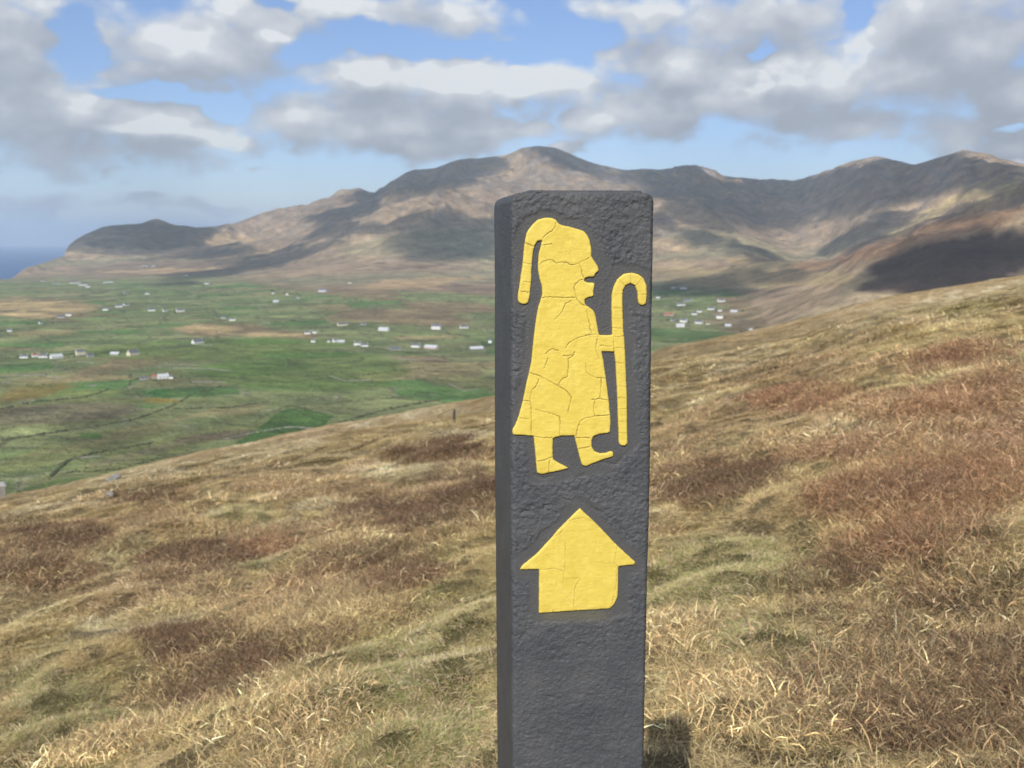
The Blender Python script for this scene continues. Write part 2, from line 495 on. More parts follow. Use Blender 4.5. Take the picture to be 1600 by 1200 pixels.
def paint_far():
    X, Y, Z = FX, FY, FZ
    fid, fed = voronoi_fields(X, Y, 78, 41)
    fid2, _ = voronoi_fields(X, Y, 210, 77, 1.4, 0.2)
    n1 = fbm(X / 420, Y / 420, 51, 5); n2 = fbm(X / 60, Y / 60, 61, 4); n3 = fbm(X / 1500, Y / 1500, 71, 4)
    n4 = fbm(X / 25, Y / 25, 66, 3)
    # fields
    t = np.clip(fid * 1.15 - 0.05, 0, 1)[..., None]
    f = lerp(GREEN, OLIVE, t * 0.75)
    f = np.where((fid > 0.95)[..., None], lerp(f, MOOR, 0.45), f)
    f = np.where((fid < 0.10)[..., None], GREEN * np.array((0.75, 1.0, 0.8)), f)
    f = f * np.array((1.16, 1.12, 1.05)) * (0.82 + 0.36 * fid2[..., None]) * (1 + 0.14 * n2[..., None])
    edge = (1 - sstep(fed, 0.03, 0.09))[..., None]
    f = lerp(f, HEATH_SHADE * 1.2 + np.array((0, .02, 0)), edge * 0.75 * sstep(fid2 + 0.4 * n2, 0.1, 0.6)[..., None]); f = lerp(f, np.array((0.22, 0.21, 0.14)), (edge * 0.8) * (1 - sstep(fid2 + 0.4 * n2, 0.1, 0.6))[..., None])
    # moor on the slopes
    m = lerp(MOOR, STRAW * 0.85, sstep(n1, -0.3, 0.9)[..., None] * 0.6)
    m = lerp(m, PEAT, sstep(n3 + 0.5 * n2, 0.1, 0.9)[..., None] * 0.75)
    m = lerp(m, OLIVE * 1.1, sstep(fbm(X / 700, Y / 700, 91, 4), 0.1, 0.7)[..., None] * 0.5 * (1 - sstep(Z, 150, 420))[..., None])
    m = lerp(m, ROCK, (sstep(Z, 420, 780) * sstep(n2, -0.2, 0.5))[..., None] * 0.6)
    gul = 1 - np.abs(fbm(X / 260, Y / 260, 95, 4)); m = lerp(m, ROCK * 0.9, (sstep(gul, 0.86, 0.98) * sstep(Z, 120, 300))[..., None] * 0.45)
    m = m * (1 + 0.24 * n2[..., None] + 0.10 * n4[..., None])
    wob = n1 * 14 + n2 * 7
    # how far the moor reaches down: above this line in the picture it is moor
    line = np.interp(PX + n2 * 14 + n1 * 16, [0, 100, 250, 400, 480, 620, 760, 900, 1020, 1130, 1170, 1190, 1215, 1250, 1320], [436, 436, 432, 436, 448, 452, 462, 460, 446, 450, 462, 490, 535, 610, 900])
    moor = 1 - sstep(PY + wob * 0.6, line - 8, line + 8)
    brown = blobs(PX + 2 * n2 * 10, PY + n2 * 4, [
        (60, 482, 120, 20, -2), (350, 516, 80, 13, 0), (430, 522, 70, 8, 0), (620, 495, 130, 13, -4), (700, 482, 90, 12),
        (20, 610, 60, 14, 10), (170, 570, 90, 7, 12), (60, 650, 150, 22, 5), (180, 628, 120, 8, 0), (260, 590, 50, 8, 10),
        (330, 680, 140, 16, 12), (120, 700, 160, 20, 14), (240, 705, 140, 22, 14), (360, 640, 50, 9, 10), (715, 590, 55, 12, 5), (740, 600, 60, 10),
        (1130, 495, 60, 6, 8), (560, 458, 80, 10, -4), (470, 445, 120, 9, -6), (660, 560, 40, 5, 0),
        (1210, 500, 110, 40, 5), (1330, 470, 150, 60, 8), (1160, 470, 30, 20, 0)])
    br = sstep(brown, -0.02, 0.3) * 0.92
    bcol = lerp(lerp(PEAT, MOOR, 0.5), np.array((0.155, 0.172, 0.068)), (sstep(PY, 550, 620) * 0.85)[..., None])
    bcol = lerp(bcol, STRAW, sstep(blobs(PX + n2 * 8, PY + n2 * 3, [(60, 478, 120, 10, -2), (330, 515, 55, 8, 0), (30, 492, 80, 5, -2), (430, 525, 60, 4), (1180, 495, 22, 4, 12), (760, 440, 60, 18), (1380, 430, 30, 8)]), -0.1, 0.4)[..., None] * 0.85)
    bcol = bcol * (1 + 0.22 * n2[..., None] + 0.12 * n4[..., None])
    c = lerp(f, bcol, br[..., None])
    m = m * np.array((0.97, 1.02, 1.10))
    # single fields that stand out
    for (x, y, rx, ry, rot, col, k) in [(70, 648, 160, 16, 4, (0.135, 0.108, 0.078), 0.75), (345, 680, 80, 8, 6, (0.115, 0.088, 0.062), 0.85), (360, 640, 60, 8, 8, (0.22, 0.18, 0.10), 0.6), (190, 574, 110, 6, 12, (0.19, 0.14, 0.085), 0.7), (60, 615, 70, 6, 10, (0.19, 0.13, 0.05), 0.5), (150, 690, 130, 5, 12, (0.2, 0.17, 0.09), 0.5), (230, 665, 130, 4, 12, (0.21, 0.17, 0.09), 0.5), (210, 710, 90, 7, 14, (0.19, 0.16, 0.10), 0.6),
                                        (60, 765, 90, 10, 14, (0.06, 0.12, 0.03), 0.6),
                                        (330, 545, 230, 16, 2, (0.10, 0.15, 0.03), 0.5), (480, 580, 170, 35, 0, (0.085, 0.14, 0.03), 0.55), (240, 612, 26, 8, 0, (0.06, 0.16, 0.04), 0.7),
                                        (380, 578, 120, 12, 3, (0.07, 0.12, 0.03), 0.5), (110, 615, 90, 5, 2, (0.15, 0.17, 0.05), 0.5),
                                        (1060, 525, 120, 12, -2, (0.06, 0.12, 0.035), 0.7), (1160, 458, 40, 8, 0, (0.05, 0.10, 0.035), 0.8),
                                        (55, 612, 60, 9, 10, (0.17, 0.11, 0.035), 0.6), (250, 625, 30, 4, 0, (0.24, 0.16, 0.03), 0.7),
                                        (570, 444, 45, 6, 0, (0.05, 0.10, 0.035), 0.8), (740, 455, 50, 7, 0, (0.12, 0.14, 0.04), 0.8), (140, 680, 20, 5, 0, (0.06, 0.15, 0.03), 0.7)]:
        b = sstep(blobs(PX + n2 * 5, PY + n2 * 2, [(x, y, rx, ry, rot)]), 0.0, 0.12) * k
        c = lerp(c, np.array(col) * (1 + 0.1 * n2[..., None]), b[..., None])
    bf = inside(np.stack([(PX + n2 * 2).ravel(), (PY + n2).ravel()], -1), [(345, 712), (372, 690), (402, 668), (428, 648), (450, 637), (480, 640), (524, 650), (506, 666), (560, 680), (420, 720)]).reshape(PX.shape)
    c = np.where(bf[..., None], np.array((0.066, 0.115, 0.035)) * (1 + 0.12 * n2[..., None]), c)
    c = lerp(c, m, moor[..., None])
    # bright grassy ridges, and heather with cloud shade painted into its colour
    hx = PX + wob * 0.8; hy = PY + wob * 0.35
    def patch(c, items, col, k, a=0.0, b=0.3):
        return lerp(c, np.asarray(col) * (1 + 0.15 * n2[..., None]), (sstep(blobs(hx, hy, items), a, b) * k)[..., None])
    c = patch(c, [(1470, 325, 150, 9, 28), (1560, 295, 70, 10, 25)], STRAW * 0.85 + np.array((0, .03, 0)), 0.8, 0, .5)
    c = patch(c, [(1450, 372, 190, 20, 15), (1250, 425, 60, 14, 15)], (0.24, 0.145, 0.085), 0.8)
    c = patch(c, [(1515, 404, 165, 32, 9), (1440, 434, 110, 18, 12), (1520, 428, 130, 26, 14)], HEATH_SHADE * 0.8, 0.95, 0, .15)  # dark right hill: heather plus cloud shade painted into the colour
    c = patch(c, [(1180, 410, 60, 8, -3), (1140, 425, 160, 9, 0), (1200, 438, 180, 14, 0)], STRAW * 0.8 + np.array((0, .02, 0)), 0.6)
    c = patch(c, [(660, 440, 120, 8, 3), (250, 422, 120, 3, 2), (420, 398, 90, 4, 12), (340, 372, 70, 8, 0), (150, 390, 60, 3, 5)], STRAW * 0.9, 0.7)
    c = patch(c, [(640, 380, 120, 18, 8), (720, 395, 120, 14, 0)], OLIVE * 0.9, 0.5)
    c = patch(c, [(640, 415, 60, 4, 5)], PEAT * 0.7, 0.6)
    c = patch(c, [(215, 366, 140, 24, 0), (860, 250, 60, 12, -20), (560, 306, 40, 10, 10)], HEATH_SHADE * 0.95, 0.6)  # headland and summits: heather tone that also paints in the cloud shade
    # cliffs and shore
    cliff = sstep(14 - Z, 0, 10)
    c = lerp(c, ROCK * 0.45, cliff[..., None])
    c = c * lerp(np.array((1.46, 1.50, 1.36)), np.array((1.58, 1.54, 1.52)), moor[..., None]) * (1 - 0.2 * np.clip(blobs(PX, PY, [(1500, 405, 200, 45, 10)]), 0, 1)[..., None])  # last factor darkens the right hill again, more painted cloud shade
    return np.clip(c, 0.01, 0.9), fed, moor


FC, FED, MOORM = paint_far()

m_land, t, b, _ = mat('far_land')
a = attr(t, 'land')
geo = t.n.new('ShaderNodeNewGeometry')
nz = t.noise(geo.outputs['Position'], 0.012, 8, 0.65)
nz2 = t.noise(geo.outputs['Position'], 0.11, 4, 0.6)
k = t.math('ADD', t.math('MULTIPLY', nz, 1.1), t.math('MULTIPLY', nz2, 0.5))
k = t.math('ADD', k, 0.2)
t.l.new(t.mixc(1.0, a.outputs['Color'], t.ramp(t.math('MULTIPLY', k, 0.5), [(0.36, (0.45, 0.45, 0.47)), (0.64, (1.55, 1.55, 1.5))]), 'MULTIPLY'), b.inputs['Base Color'])
b.inputs['Roughness'].default_value = 0.95
b.inputs['Specular IOR Level'].default_value = 0.1
bump(t, b, nz, 1.0, 45.0)

SPLIT = int(np.searchsorted(r_f, 3700))
nc = len(az_f)
V = np.stack([FX, FY, FZ], -1)
for nm, a0, a1 in (('valley', 0, SPLIT + 1), ('mountains', SPLIT, len(r_f))):
    vv = V[a0:a1].reshape(-1, 3)
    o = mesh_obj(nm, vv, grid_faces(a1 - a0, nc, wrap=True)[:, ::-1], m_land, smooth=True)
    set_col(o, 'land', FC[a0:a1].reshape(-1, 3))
    tag(o, 'green patchwork valley floor of small fields' if nm == 'valley' else 'brown and heathery mountain range behind the valley', kind='structure')

# sea
m_sea, t, b, _ = mat('sea_water')
geo = t.n.new('ShaderNodeNewGeometry')
w = t.noise(t.vec('MULTIPLY', geo.outputs['Position'], (1, 0.35, 1)), 0.004, 5, 0.6)
t.l.new(t.mixc(w, (0.003, 0.055, 0.20), (0.006, 0.08, 0.27)), b.inputs['Base Color'])
b.inputs['Roughness'].default_value = 0.35
b.inputs['IOR'].default_value = 1.2
bump(t, b, t.noise(geo.outputs['Position'], 0.05, 5, 0.6), 0.5, 3.0)
th = np.linspace(0, 2 * math.pi, 97)[:-1]
sea_r = 50000.0
sv = [(0.0, 0.0, 0.0)] + [(sea_r * math.cos(q), sea_r * math.sin(q), 0.0) for q in th]
o = mesh_obj('sea', sv, [(0, 1 + i, 1 + (i + 1) % 96) for i in range(96)], m_sea)
tag(o, kind='structure', label='deep blue sea reaching the horizon at the left')

# ------------------------------------------------------------------ the near hillside
CREST = np.array([(px_az_el(x, y)[0], px_az_el(x, y)[1]) for x, y in
                  [(-300, 835), (0, 779), (100, 760), (200, 736), (300, 712), (400, 691), (500, 670), (600, 652), (700, 634), (770, 622), (900, 588), (1030, 549),
                   (1100, 533), (1200, 512), (1300, 488), (1400, 464), (1500, 447), (1600, 431), (1900, 360)]])
H0 = 1.07


def crest_r(az): return 75 + 45 * sstep(az, R_(-30), R_(30))


def hill(x, y):
    """height above the sea of the moor slope under the camera"""
    az = np.arctan2(x, y); r = np.hypot(x, y) + 1e-6
    # slope of the plane, from the crest line; elsewhere an even plane
    sx, sy = 0.235, -0.155
    plane = sx * np.sin(az) + sy * np.cos(az)
    rc = crest_r(az)
    s_crest = np.interp(az, CREST[:, 0], CREST[:, 1]) + H0 / rc
    w = (1 - sstep(np.abs(az), R_(30), R_(50))) * sstep(r, 1.0, 12.0)
    s = lerp(plane, s_crest, w)
    z = -H0 + s * np.minimum(r, rc)
    over = np.clip(r - rc, 0, None)
    z = z + s * over - over ** 2 / (2 * 420.0)
    fade = sstep(r, 1.2, 4.0)
    z = z + (0.06 * fbm(x / 0.5, y / 0.55, 301, 3) + 0.11 * fbm(x / 1.6, y / 1.6, 302, 4)) * (0.35 + 0.65 * fade) * (0.4 + 0.6 * sstep(120 - r, 0, 60))
    z = z + 0.45 * fbm(x / 9, y / 11, 303, 3) * sstep(r, 4, 15) * sstep(rc - r, -10, 45)
    z = z + 0.18 * fbm(x / 7, y / 7, 305, 4) * sstep(r, 30, 60)
    return HC + np.maximum(z, -185.0)


az_h = np.concatenate([np.linspace(-math.pi, R_(-36), 60, endpoint=False), np.linspace(R_(-36), R_(36), 420), np.linspace(R_(36), math.pi, 61)[1:-1]])
r_h = np.concatenate([np.geomspace(0.12, 130, 330), np.geomspace(134, 700, 30)])
HA, HR = np.meshgrid(az_h, r_h)
hx, hy = HR * np.sin(HA), HR * np.cos(HA)
hz = hill(hx, hy)

# ground cover zones, located from the photograph and fixed to the ground
Z_DARK = [(100, 842, 70, 18, 5), (290, 862, 60, 16, 0), (420, 1020, 75, 45, 10), (300, 1000, 60, 40, 0), (330, 1080, 70, 30, 0), (240, 775, 90, 10, 5), (690, 705, 95, 13, 0), (620, 905, 40, 14, 0),
          (650, 800, 140, 34, 0), (560, 880, 110, 22, 10), (740, 760, 70, 24, 0), (1110, 750, 110, 30, 0), (1310, 1075, 40, 50, 0), (1480, 1030, 60, 18, 0), (30, 830, 40, 20, 0),
          (1340, 880, 60, 18, 0), (1440, 1120, 45, 55, 10), (1560, 1070, 60, 110, 0), (1330, 960, 22, 20, 0), (1490, 930, 40, 20, 0), (1280, 900, 60, 18, 0), (60, 900, 60, 20, 0), (300, 905, 50, 16, 0), (10, 880, 40, 30)]
Z_RED = [(1560, 620, 110, 36, 0), (1420, 640, 120, 26, 5), (1480, 760, 160, 55, 5), (1330, 700, 100, 20, 0), (1530, 690, 110, 25, 0), (1340, 770, 70, 30, 0), (1440, 830, 120, 34, 0), (110, 838, 40, 12, 0), (380, 850, 40, 14, 5),
         (690, 800, 60, 20, 0), (1110, 730, 80, 16, 0), (1590, 640, 60, 60, 0), (1250, 620, 70, 16, 0), (1500, 560, 80, 14, 10)]
Z_BROWN = [(1180, 640, 110, 40, 0), (1250, 580, 130, 30, 8), (450, 740, 120, 12, 8), (200, 815, 160, 14, 8), (420, 930, 110, 30, 10), (200, 930, 120, 28, 10), (1400, 560, 160, 20, 10), (1400, 900, 120, 60, 0),
           (1500, 850, 90, 30, 0), (560, 760, 160, 16, 5), (1050, 690, 60, 40, 0), (470, 830, 120, 20, 5)]
Z_PALE = [(1500, 690, 60, 16, 0), (1300, 668, 80, 22, -20), (1560, 665, 50, 12, 0), (480, 782, 36, 9, 8), (1540, 460, 100, 10, 12), (1390, 500, 100, 9, 12), (690, 735, 50, 10, 0), (720, 682, 60, 9, 0), (560, 728, 90, 10, 5),
          (200, 745, 110, 12, 12), (430, 705, 100, 12, 12), (230, 980, 90, 18, 12), (1540, 960, 60, 16, 10), (1390, 985, 50, 12, 0), (1110, 620, 80, 12, 5), (60, 795, 80, 9, 12), (1180, 560, 100, 9, 10), (1220, 1080, 40, 30, 0), (600, 650, 120, 8, 10)]
Z_GREEN = [(70, 1090, 110, 80, 0), (30, 1170, 90, 60, 0), (640, 1080, 140, 110, 0), (700, 960, 80, 60, 0), (1110, 900, 130, 70, 0), (1250, 880, 60, 30), (1560, 880, 80, 18, 0), (1540, 900, 60, 14, 0), (600, 742, 70, 12, 0), (640, 860, 60, 18, 5),
           (380, 880, 60, 16, 0), (700, 1170, 120, 50, 0), (1200, 1000, 100, 30, 0), (560, 1000, 60, 40, 0), (1360, 1180, 90, 30, 0), (480, 870, 50, 14, 0), (1530, 480, 60, 10, 12), (350, 795, 70, 10, 5)]


def zones(x, y, z):
    px, py = to_px(x, y, z - HC)
    r = np.hypot(x, y)
    s = np.clip(r, 1.5, 60)
    n1 = fbm(x / 0.5, y / 0.5, 401, 3); n2 = fbm(x / 3.0, y / 3.0, 402, 4); n3 = fbm(x / 14, y / 14, 403, 4)
    infr = (y > 0.5)
    qx = px + 30 * n1 + 16 * n2; qy = py + (10 * n1 + 6 * n2)
    def zz(items, k=1.0, e=0.3):
        return np.where(infr, sstep(blobs(qx, qy, items), -0.12, e), 0) * k
    green, pale, brown, red, dark = zz(Z_GREEN), zz(Z_PALE), zz(Z_BROWN), zz(Z_RED), zz(Z_DARK)
    off = sstep(np.abs(np.arctan2(x, y)), R_(29), R_(34))
    nn = fbm(x / 2, y / 2, 407, 4)
    dark = np.maximum(dark, off * sstep(nn, 0.35, 0.8)); green = np.maximum(green, off * sstep(-nn, 0.3, 0.8))
    speck = sstep(fbm(x / 0.7, y / 0.7, 411, 4), 0.2, 0.7) * 0.55
    dark = np.maximum(dark, speck * (1 - green) * sstep(6 * 12 / s, 0.6, 6))
    return green, pale, brown, red, dark


STRAW_N = np.array((0.74, 0.60, 0.335)); TAN_N = np.array((0.59, 0.465, 0.25)); PALE_N = np.array((0.90, 0.79, 0.53)); BROWN_N = np.array((0.42, 0.30, 0.185))
RED_N = np.array((0.21, 0.095, 0.06)); DARK_N = np.array((0.145, 0.092, 0.06)); GREEN_N = np.array((0.50, 0.45, 0.20))


def zone_colour(x, y, z):
    green, pale, brown, red, dark = zones(x, y, z)
    v = fbm(x / 1.3, y / 1.3, 421, 4)
    c = lerp(STRAW_N, TAN_N, sstep(v, -0.5, 0.6)[..., None])
    c = lerp(c, np.array((0.56, 0.51, 0.235)), (sstep(fbm(x / 1.7, y / 1.7, 431, 4), -0.1, 0.8) * (1 - 0.6 * sstep(np.hypot(x, y), 4, 14)))[..., None] * 0.4)
    far = sstep(np.hypot(x, y), 25, 70)[..., None]
    c = lerp(c, np.array((0.55, 0.41, 0.255)), far * 0.6)
    for w, col, k in ((green, GREEN_N, 0.85), (pale, PALE_N, 0.85), (brown, BROWN_N, 0.65), (red, RED_N, 0.75), (dark, DARK_N, 0.95)):
        c = lerp(c, col, (w * k)[..., None])
    return c, green, pale, brown, red, dark


hc_, hg, hp, hb, hr_, hd = zone_colour(hx, hy, hz)
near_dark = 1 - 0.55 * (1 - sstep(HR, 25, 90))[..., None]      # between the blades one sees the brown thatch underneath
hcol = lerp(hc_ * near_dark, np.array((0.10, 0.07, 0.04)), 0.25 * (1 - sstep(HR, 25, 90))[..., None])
m_hill, t, b, _ = mat('moor_ground')
a = attr(t, 'land')
geo = t.n.new('ShaderNodeNewGeometry')
n1_ = t.noise(geo.outputs['Position'], 2.2, 8, 0.7)
n2_ = t.noise(geo.outputs['Position'], 30.0, 8, 0.75)
kk = t.math('MULTIPLY', t.math('ADD', n1_, n2_), 0.5)
t.l.new(t.mixc(1.0, a.outputs['Color'], t.ramp(kk, [(0.38, (0.35, 0.33, 0.3)), (0.64, (1.6, 1.6, 1.55))]), 'MULTIPLY'), b.inputs['Base Color'])
b.inputs['Roughness'].default_value = 1.0; b.inputs['Specular IOR Level'].default_value = 0.05
bump(t, b, kk, 0.8, 0.15)
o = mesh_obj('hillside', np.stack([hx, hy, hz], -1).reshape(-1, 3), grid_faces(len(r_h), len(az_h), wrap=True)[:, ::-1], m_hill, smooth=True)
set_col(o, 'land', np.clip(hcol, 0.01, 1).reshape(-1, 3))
tag(o, 'moor slope falling to the left in front of the valley', kind='structure')

# ------------------------------------------------------------------ grass and heather on the slope
tuft_coll = bpy.data.collections.new('tuft_kinds')


def blade_mat(name, stops, transl=0.12):
    m, t, b, out = mat(name)
    ti = attr(t, 'tint', 'INSTANCER'); br = attr(t, 'blade')
    var = t.ramp(br.outputs['Fac'], stops)
    col = t.mixc(1.0, ti.outputs['Color'], var, 'MULTIPLY')
    t.l.new(col, b.inputs['Base Color'])
    b.inputs['Roughness'].default_value = 0.6; b.inputs['Specular IOR Level'].default_value = 0.25
    tr = t.n.new('ShaderNodeBsdfTranslucent'); t.l.new(col, tr.inputs[0])
    mxs = t.n.new('ShaderNodeMixShader'); mxs.inputs[0].default_value = transl
    t.l.new(b.outputs[0], mxs.inputs[1]); t.l.new(tr.outputs[0], mxs.inputs[2]); t.l.new(mxs.outputs[0], out.inputs['Surface'])
    return m


m_straw = blade_mat('dry_grass', [(0.0, (0.42, 0.36, 0.32)), (0.3, (0.75, 0.72, 0.62)), (0.6, (1.05, 1.0, 0.95)), (0.9, (1.25, 1.22, 1.15)), (1.0, (1.55, 1.55, 1.5))])
m_green = blade_mat('mixed_grass', [(0.0, (0.45, 0.6, 0.45)), (0.35, (0.7, 0.85, 0.6)), (0.6, (1.05, 1.0, 1.0)), (0.85, (1.4, 1.2, 1.6)), (1.0, (1.8, 1.6, 2.4))])
m_heath = blade_mat('heather_twigs', [(0.0, (0.45, 0.5, 0.5)), (0.5, (1.0, 0.9, 0.85)), (0.85, (1.7, 1.5, 1.4)), (1.0, (3.2, 3.6, 3.6))], 0.1)


def tuft(name, n, spread, length, width, lean, curl, material, dirbias=0.0, seg=4, wispy=0.0):
    """a clump of bent blades"""
    u = rng.random(n) ** 0.5 * spread; ph = rng.random(n) * 2 * math.pi
    bx, by = u * np.cos(ph), u * np.sin(ph)
    hd = ph + rng.normal(0, 0.9, n)
    hd = np.where(rng.random(n) < dirbias, rng.normal(0.6, 0.5, n), hd)
    L = length * (0.45 + 0.9 * rng.random(n)); W = width * (0.6 + 0.8 * rng.random(n))
    el = R_(90) - np.abs(rng.normal(lean, 0.35, n)); cu = curl * (0.4 + 1.1 * rng.random(n))
    tw = rng.normal(0, 0.25 + wispy, n)
    P = np.stack([bx, by, np.full(n, -0.02)], -1); vs_, fs = [], []
    pts = [P]
    for s in range(seg):
        a_ = el - cu * (s / (seg - 1)) ** 1.1; h = hd + tw * s
        d = np.stack([np.cos(a_) * np.cos(h), np.cos(a_) * np.sin(h), np.sin(a_)], -1)
        P = P + d * (L / seg)[:, None]; P[:, 2] = np.maximum(P[:, 2], -0.01); pts.append(P)
    side = np.stack([-np.sin(hd), np.cos(hd), rng.normal(0, 0.4, n)], -1)
    rows = []
    for s in range(seg):
        w_ = W * (1 - 0.62 * (s / seg) ** 1.5)
        rows.append(pts[s] - side * w_[:, None] / 2); rows.append(pts[s] + side * w_[:, None] / 2)
    rows.append(pts[seg])
    Vv = np.stack(rows, 1); k = Vv.shape[1]
    base = np.arange(n)[:, None] * k
    tri = []
    for s in range(seg - 1):
        q = 2 * s
        tri += [np.concatenate([base + q, base + q + 1, base + q + 3], 1), np.concatenate([base + q, base + q + 3, base + q + 2], 1)]
    q = 2 * (seg - 1)
    tri.append(np.concatenate([base + q, base + q + 1, base + q + 2], 1))
    o = mesh_obj(name, Vv.reshape(-1, 3), np.concatenate(tri), material, coll=tuft_coll)
    set_col(o, 'blade', np.repeat(rng.random(n), k), 'FLOAT')
    return o


KINDS = []
for i in range(5):      # matted straw tussocks
    KINDS.append(tuft('a%d_tussock' % i, 390, 0.14, 0.050, 0.0012, 1.22, 1.0, m_straw, 0.15 + 0.1 * i, wispy=0.1))
for i in range(3):      # pale bents arching over
    KINDS.append(tuft('b%d_bents' % i, 220, 0.13, 0.070, 0.0012, 1.2, 1.1, m_straw, 0.35, wispy=0.12))
for i in range(3):      # short green and straw sward
    KINDS.append(tuft('c%d_sward' % i, 420, 0.15, 0.040, 0.0012, 0.95, 1.1, m_green, 0.0, wispy=0.3))
for i in range(3):      # heather
    KINDS.append(tuft('d%d_heather' % i, 420, 0.13, 0.060, 0.0015, 0.45, 1.6, m_heath, 0.0, wispy=0.8))
# broad-bladed kinds for the far slope, where single blades cannot be seen
for i in range(2): KINDS.append(tuft('e%d_far_straw' % i, 170, 0.16, 0.060, 0.0020, 1.2, 0.8, m_straw, 0.3, seg=3))
for i in range(2): KINDS.append(tuft('f%d_far_heather' % i, 110, 0.14, 0.075, 0.0028, 0.6, 1.3, m_heath, 0.0, seg=3, wispy=0.5))


def scatter(n, r0, r1, azlim, scale, zs, thin=0.0, power=2.0):
    az = (rng.random(n) * 2 - 1) * azlim
    r = (r0 ** power + rng.random(n) * (r1 ** power - r0 ** power)) ** (1 / power)
    x, y = r * np.sin(az), r * np.cos(az)
    z = hill(x, y)
    c, green, pale, brown, red, dark = zone_colour(x, y, z)
    u = rng.random(n)
    kind = np.where(u < 0.72, rng.integers(0, 5, n), rng.integers(5, 8, n))
    kind = np.where(rng.random(n) < pale * 0.5, rng.integers(5, 8, n), kind)
    kind = np.where(rng.random(n) < green * 0.85, rng.integers(8, 11, n), kind)
    kind = np.where(rng.random(n) < np.maximum(dark, red * 0.9) * 0.95, rng.integers(11, 14, n), kind)
    pal = np.array([(0.66, 0.54, 0.30), (0.50, 0.46, 0.18), (0.38, 0.26, 0.15), (0.58, 0.52, 0.36), (0.68, 0.52, 0.24)])
    pk = pal[rng.integers(0, 5, n)]
    c = lerp(c, pk, (rng.random(n) * 0.55 * (1 - 0.8 * np.maximum(dark, red)))[:, None])
    c = c * (1 + (0.27 if r1 < 20 else 0.15) * rng.normal(0, 1, n)).clip(0.4, 1.45)[:, None] * (1 + 0.02 * rng.normal(0, 1, (n, 3)))
    ishe = kind >= 11
    if r1 > 20: c = c * 0.86
    if r1 > 20: kind = np.where(ishe, rng.integers(16, 18, n), rng.integers(14, 16, n))
    # some straw stays straw in the dark patches
    c = np.where((~ishe & (dark > 0.3))[:, None], lerp(c, TAN_N, 0.2), c)
    s = scale * (0.7 + 0.6 * rng.random(n))
    s = np.where(ishe, s * 1.35, s)
    e = 0.3
    gx = (hill(x + e, y) - hill(x - e, y)) / (2 * e); gy = (hill(x, y + e) - hill(x, y - e)) / (2 * e)
    N = np.stack([-gx, -gy, np.ones(n)], -1); N /= np.linalg.norm(N, axis=1)[:, None]
    a = rng.random(n) * 2 * math.pi
    # more of the straw leans down-slope and down-wind
    a = np.where(rng.random(n) < 0.2, rng.normal(2.4, 0.8, n), a)
    A = np.stack([np.cos(a), np.sin(a), np.zeros(n)], -1); A -= N * (A * N).sum(1)[:, None]; A /= np.linalg.norm(A, axis=1)[:, None]
    B = np.cross(N, A)
    rot = np.stack([np.arctan2(B[:, 2], N[:, 2]), np.arcsin(np.clip(-A[:, 2], -1, 1)), np.arctan2(A[:, 1], A[:, 0])], -1)
    return np.stack([x, y, z], -1), rot, np.stack([s, s, s * zs], -1), kind, np.clip(c * 1.1, 0.02, 0.92)


def merge(parts): return [np.concatenate(p) for p in zip(*parts)]


sets = merge([
    scatter(3600, 0.5, 3.0, R_(42), 1.0, 1.1),
    scatter(12500, 2.6, 7.5, R_(36), 1.1, 1.1),
    scatter(17000, 7, 18.5, R_(34), 1.9, 0.9),
    scatter(32000, 17, 45, R_(33), 2.5, 0.5),
    scatter(30000, 42, 128, R_(33), 3.8, 0.28),
    scatter(2500, 0.6, 9, R_(180), 1.4, 0.9),
])
gp, grot, gscl, gkind, gtint = sets
# keep the ground bare right under the marker post
PCX, PCY = 0.04184, 0.70233
keep = (np.hypot(gp[:, 0] - PCX, gp[:, 1] - PCY) > 0.13) & ~((np.hypot(gp[:, 0], gp[:, 1]) < 0.45))
gp, grot, gscl, gkind, gtint = gp[keep], grot[keep], gscl[keep], gkind[keep], gtint[keep]


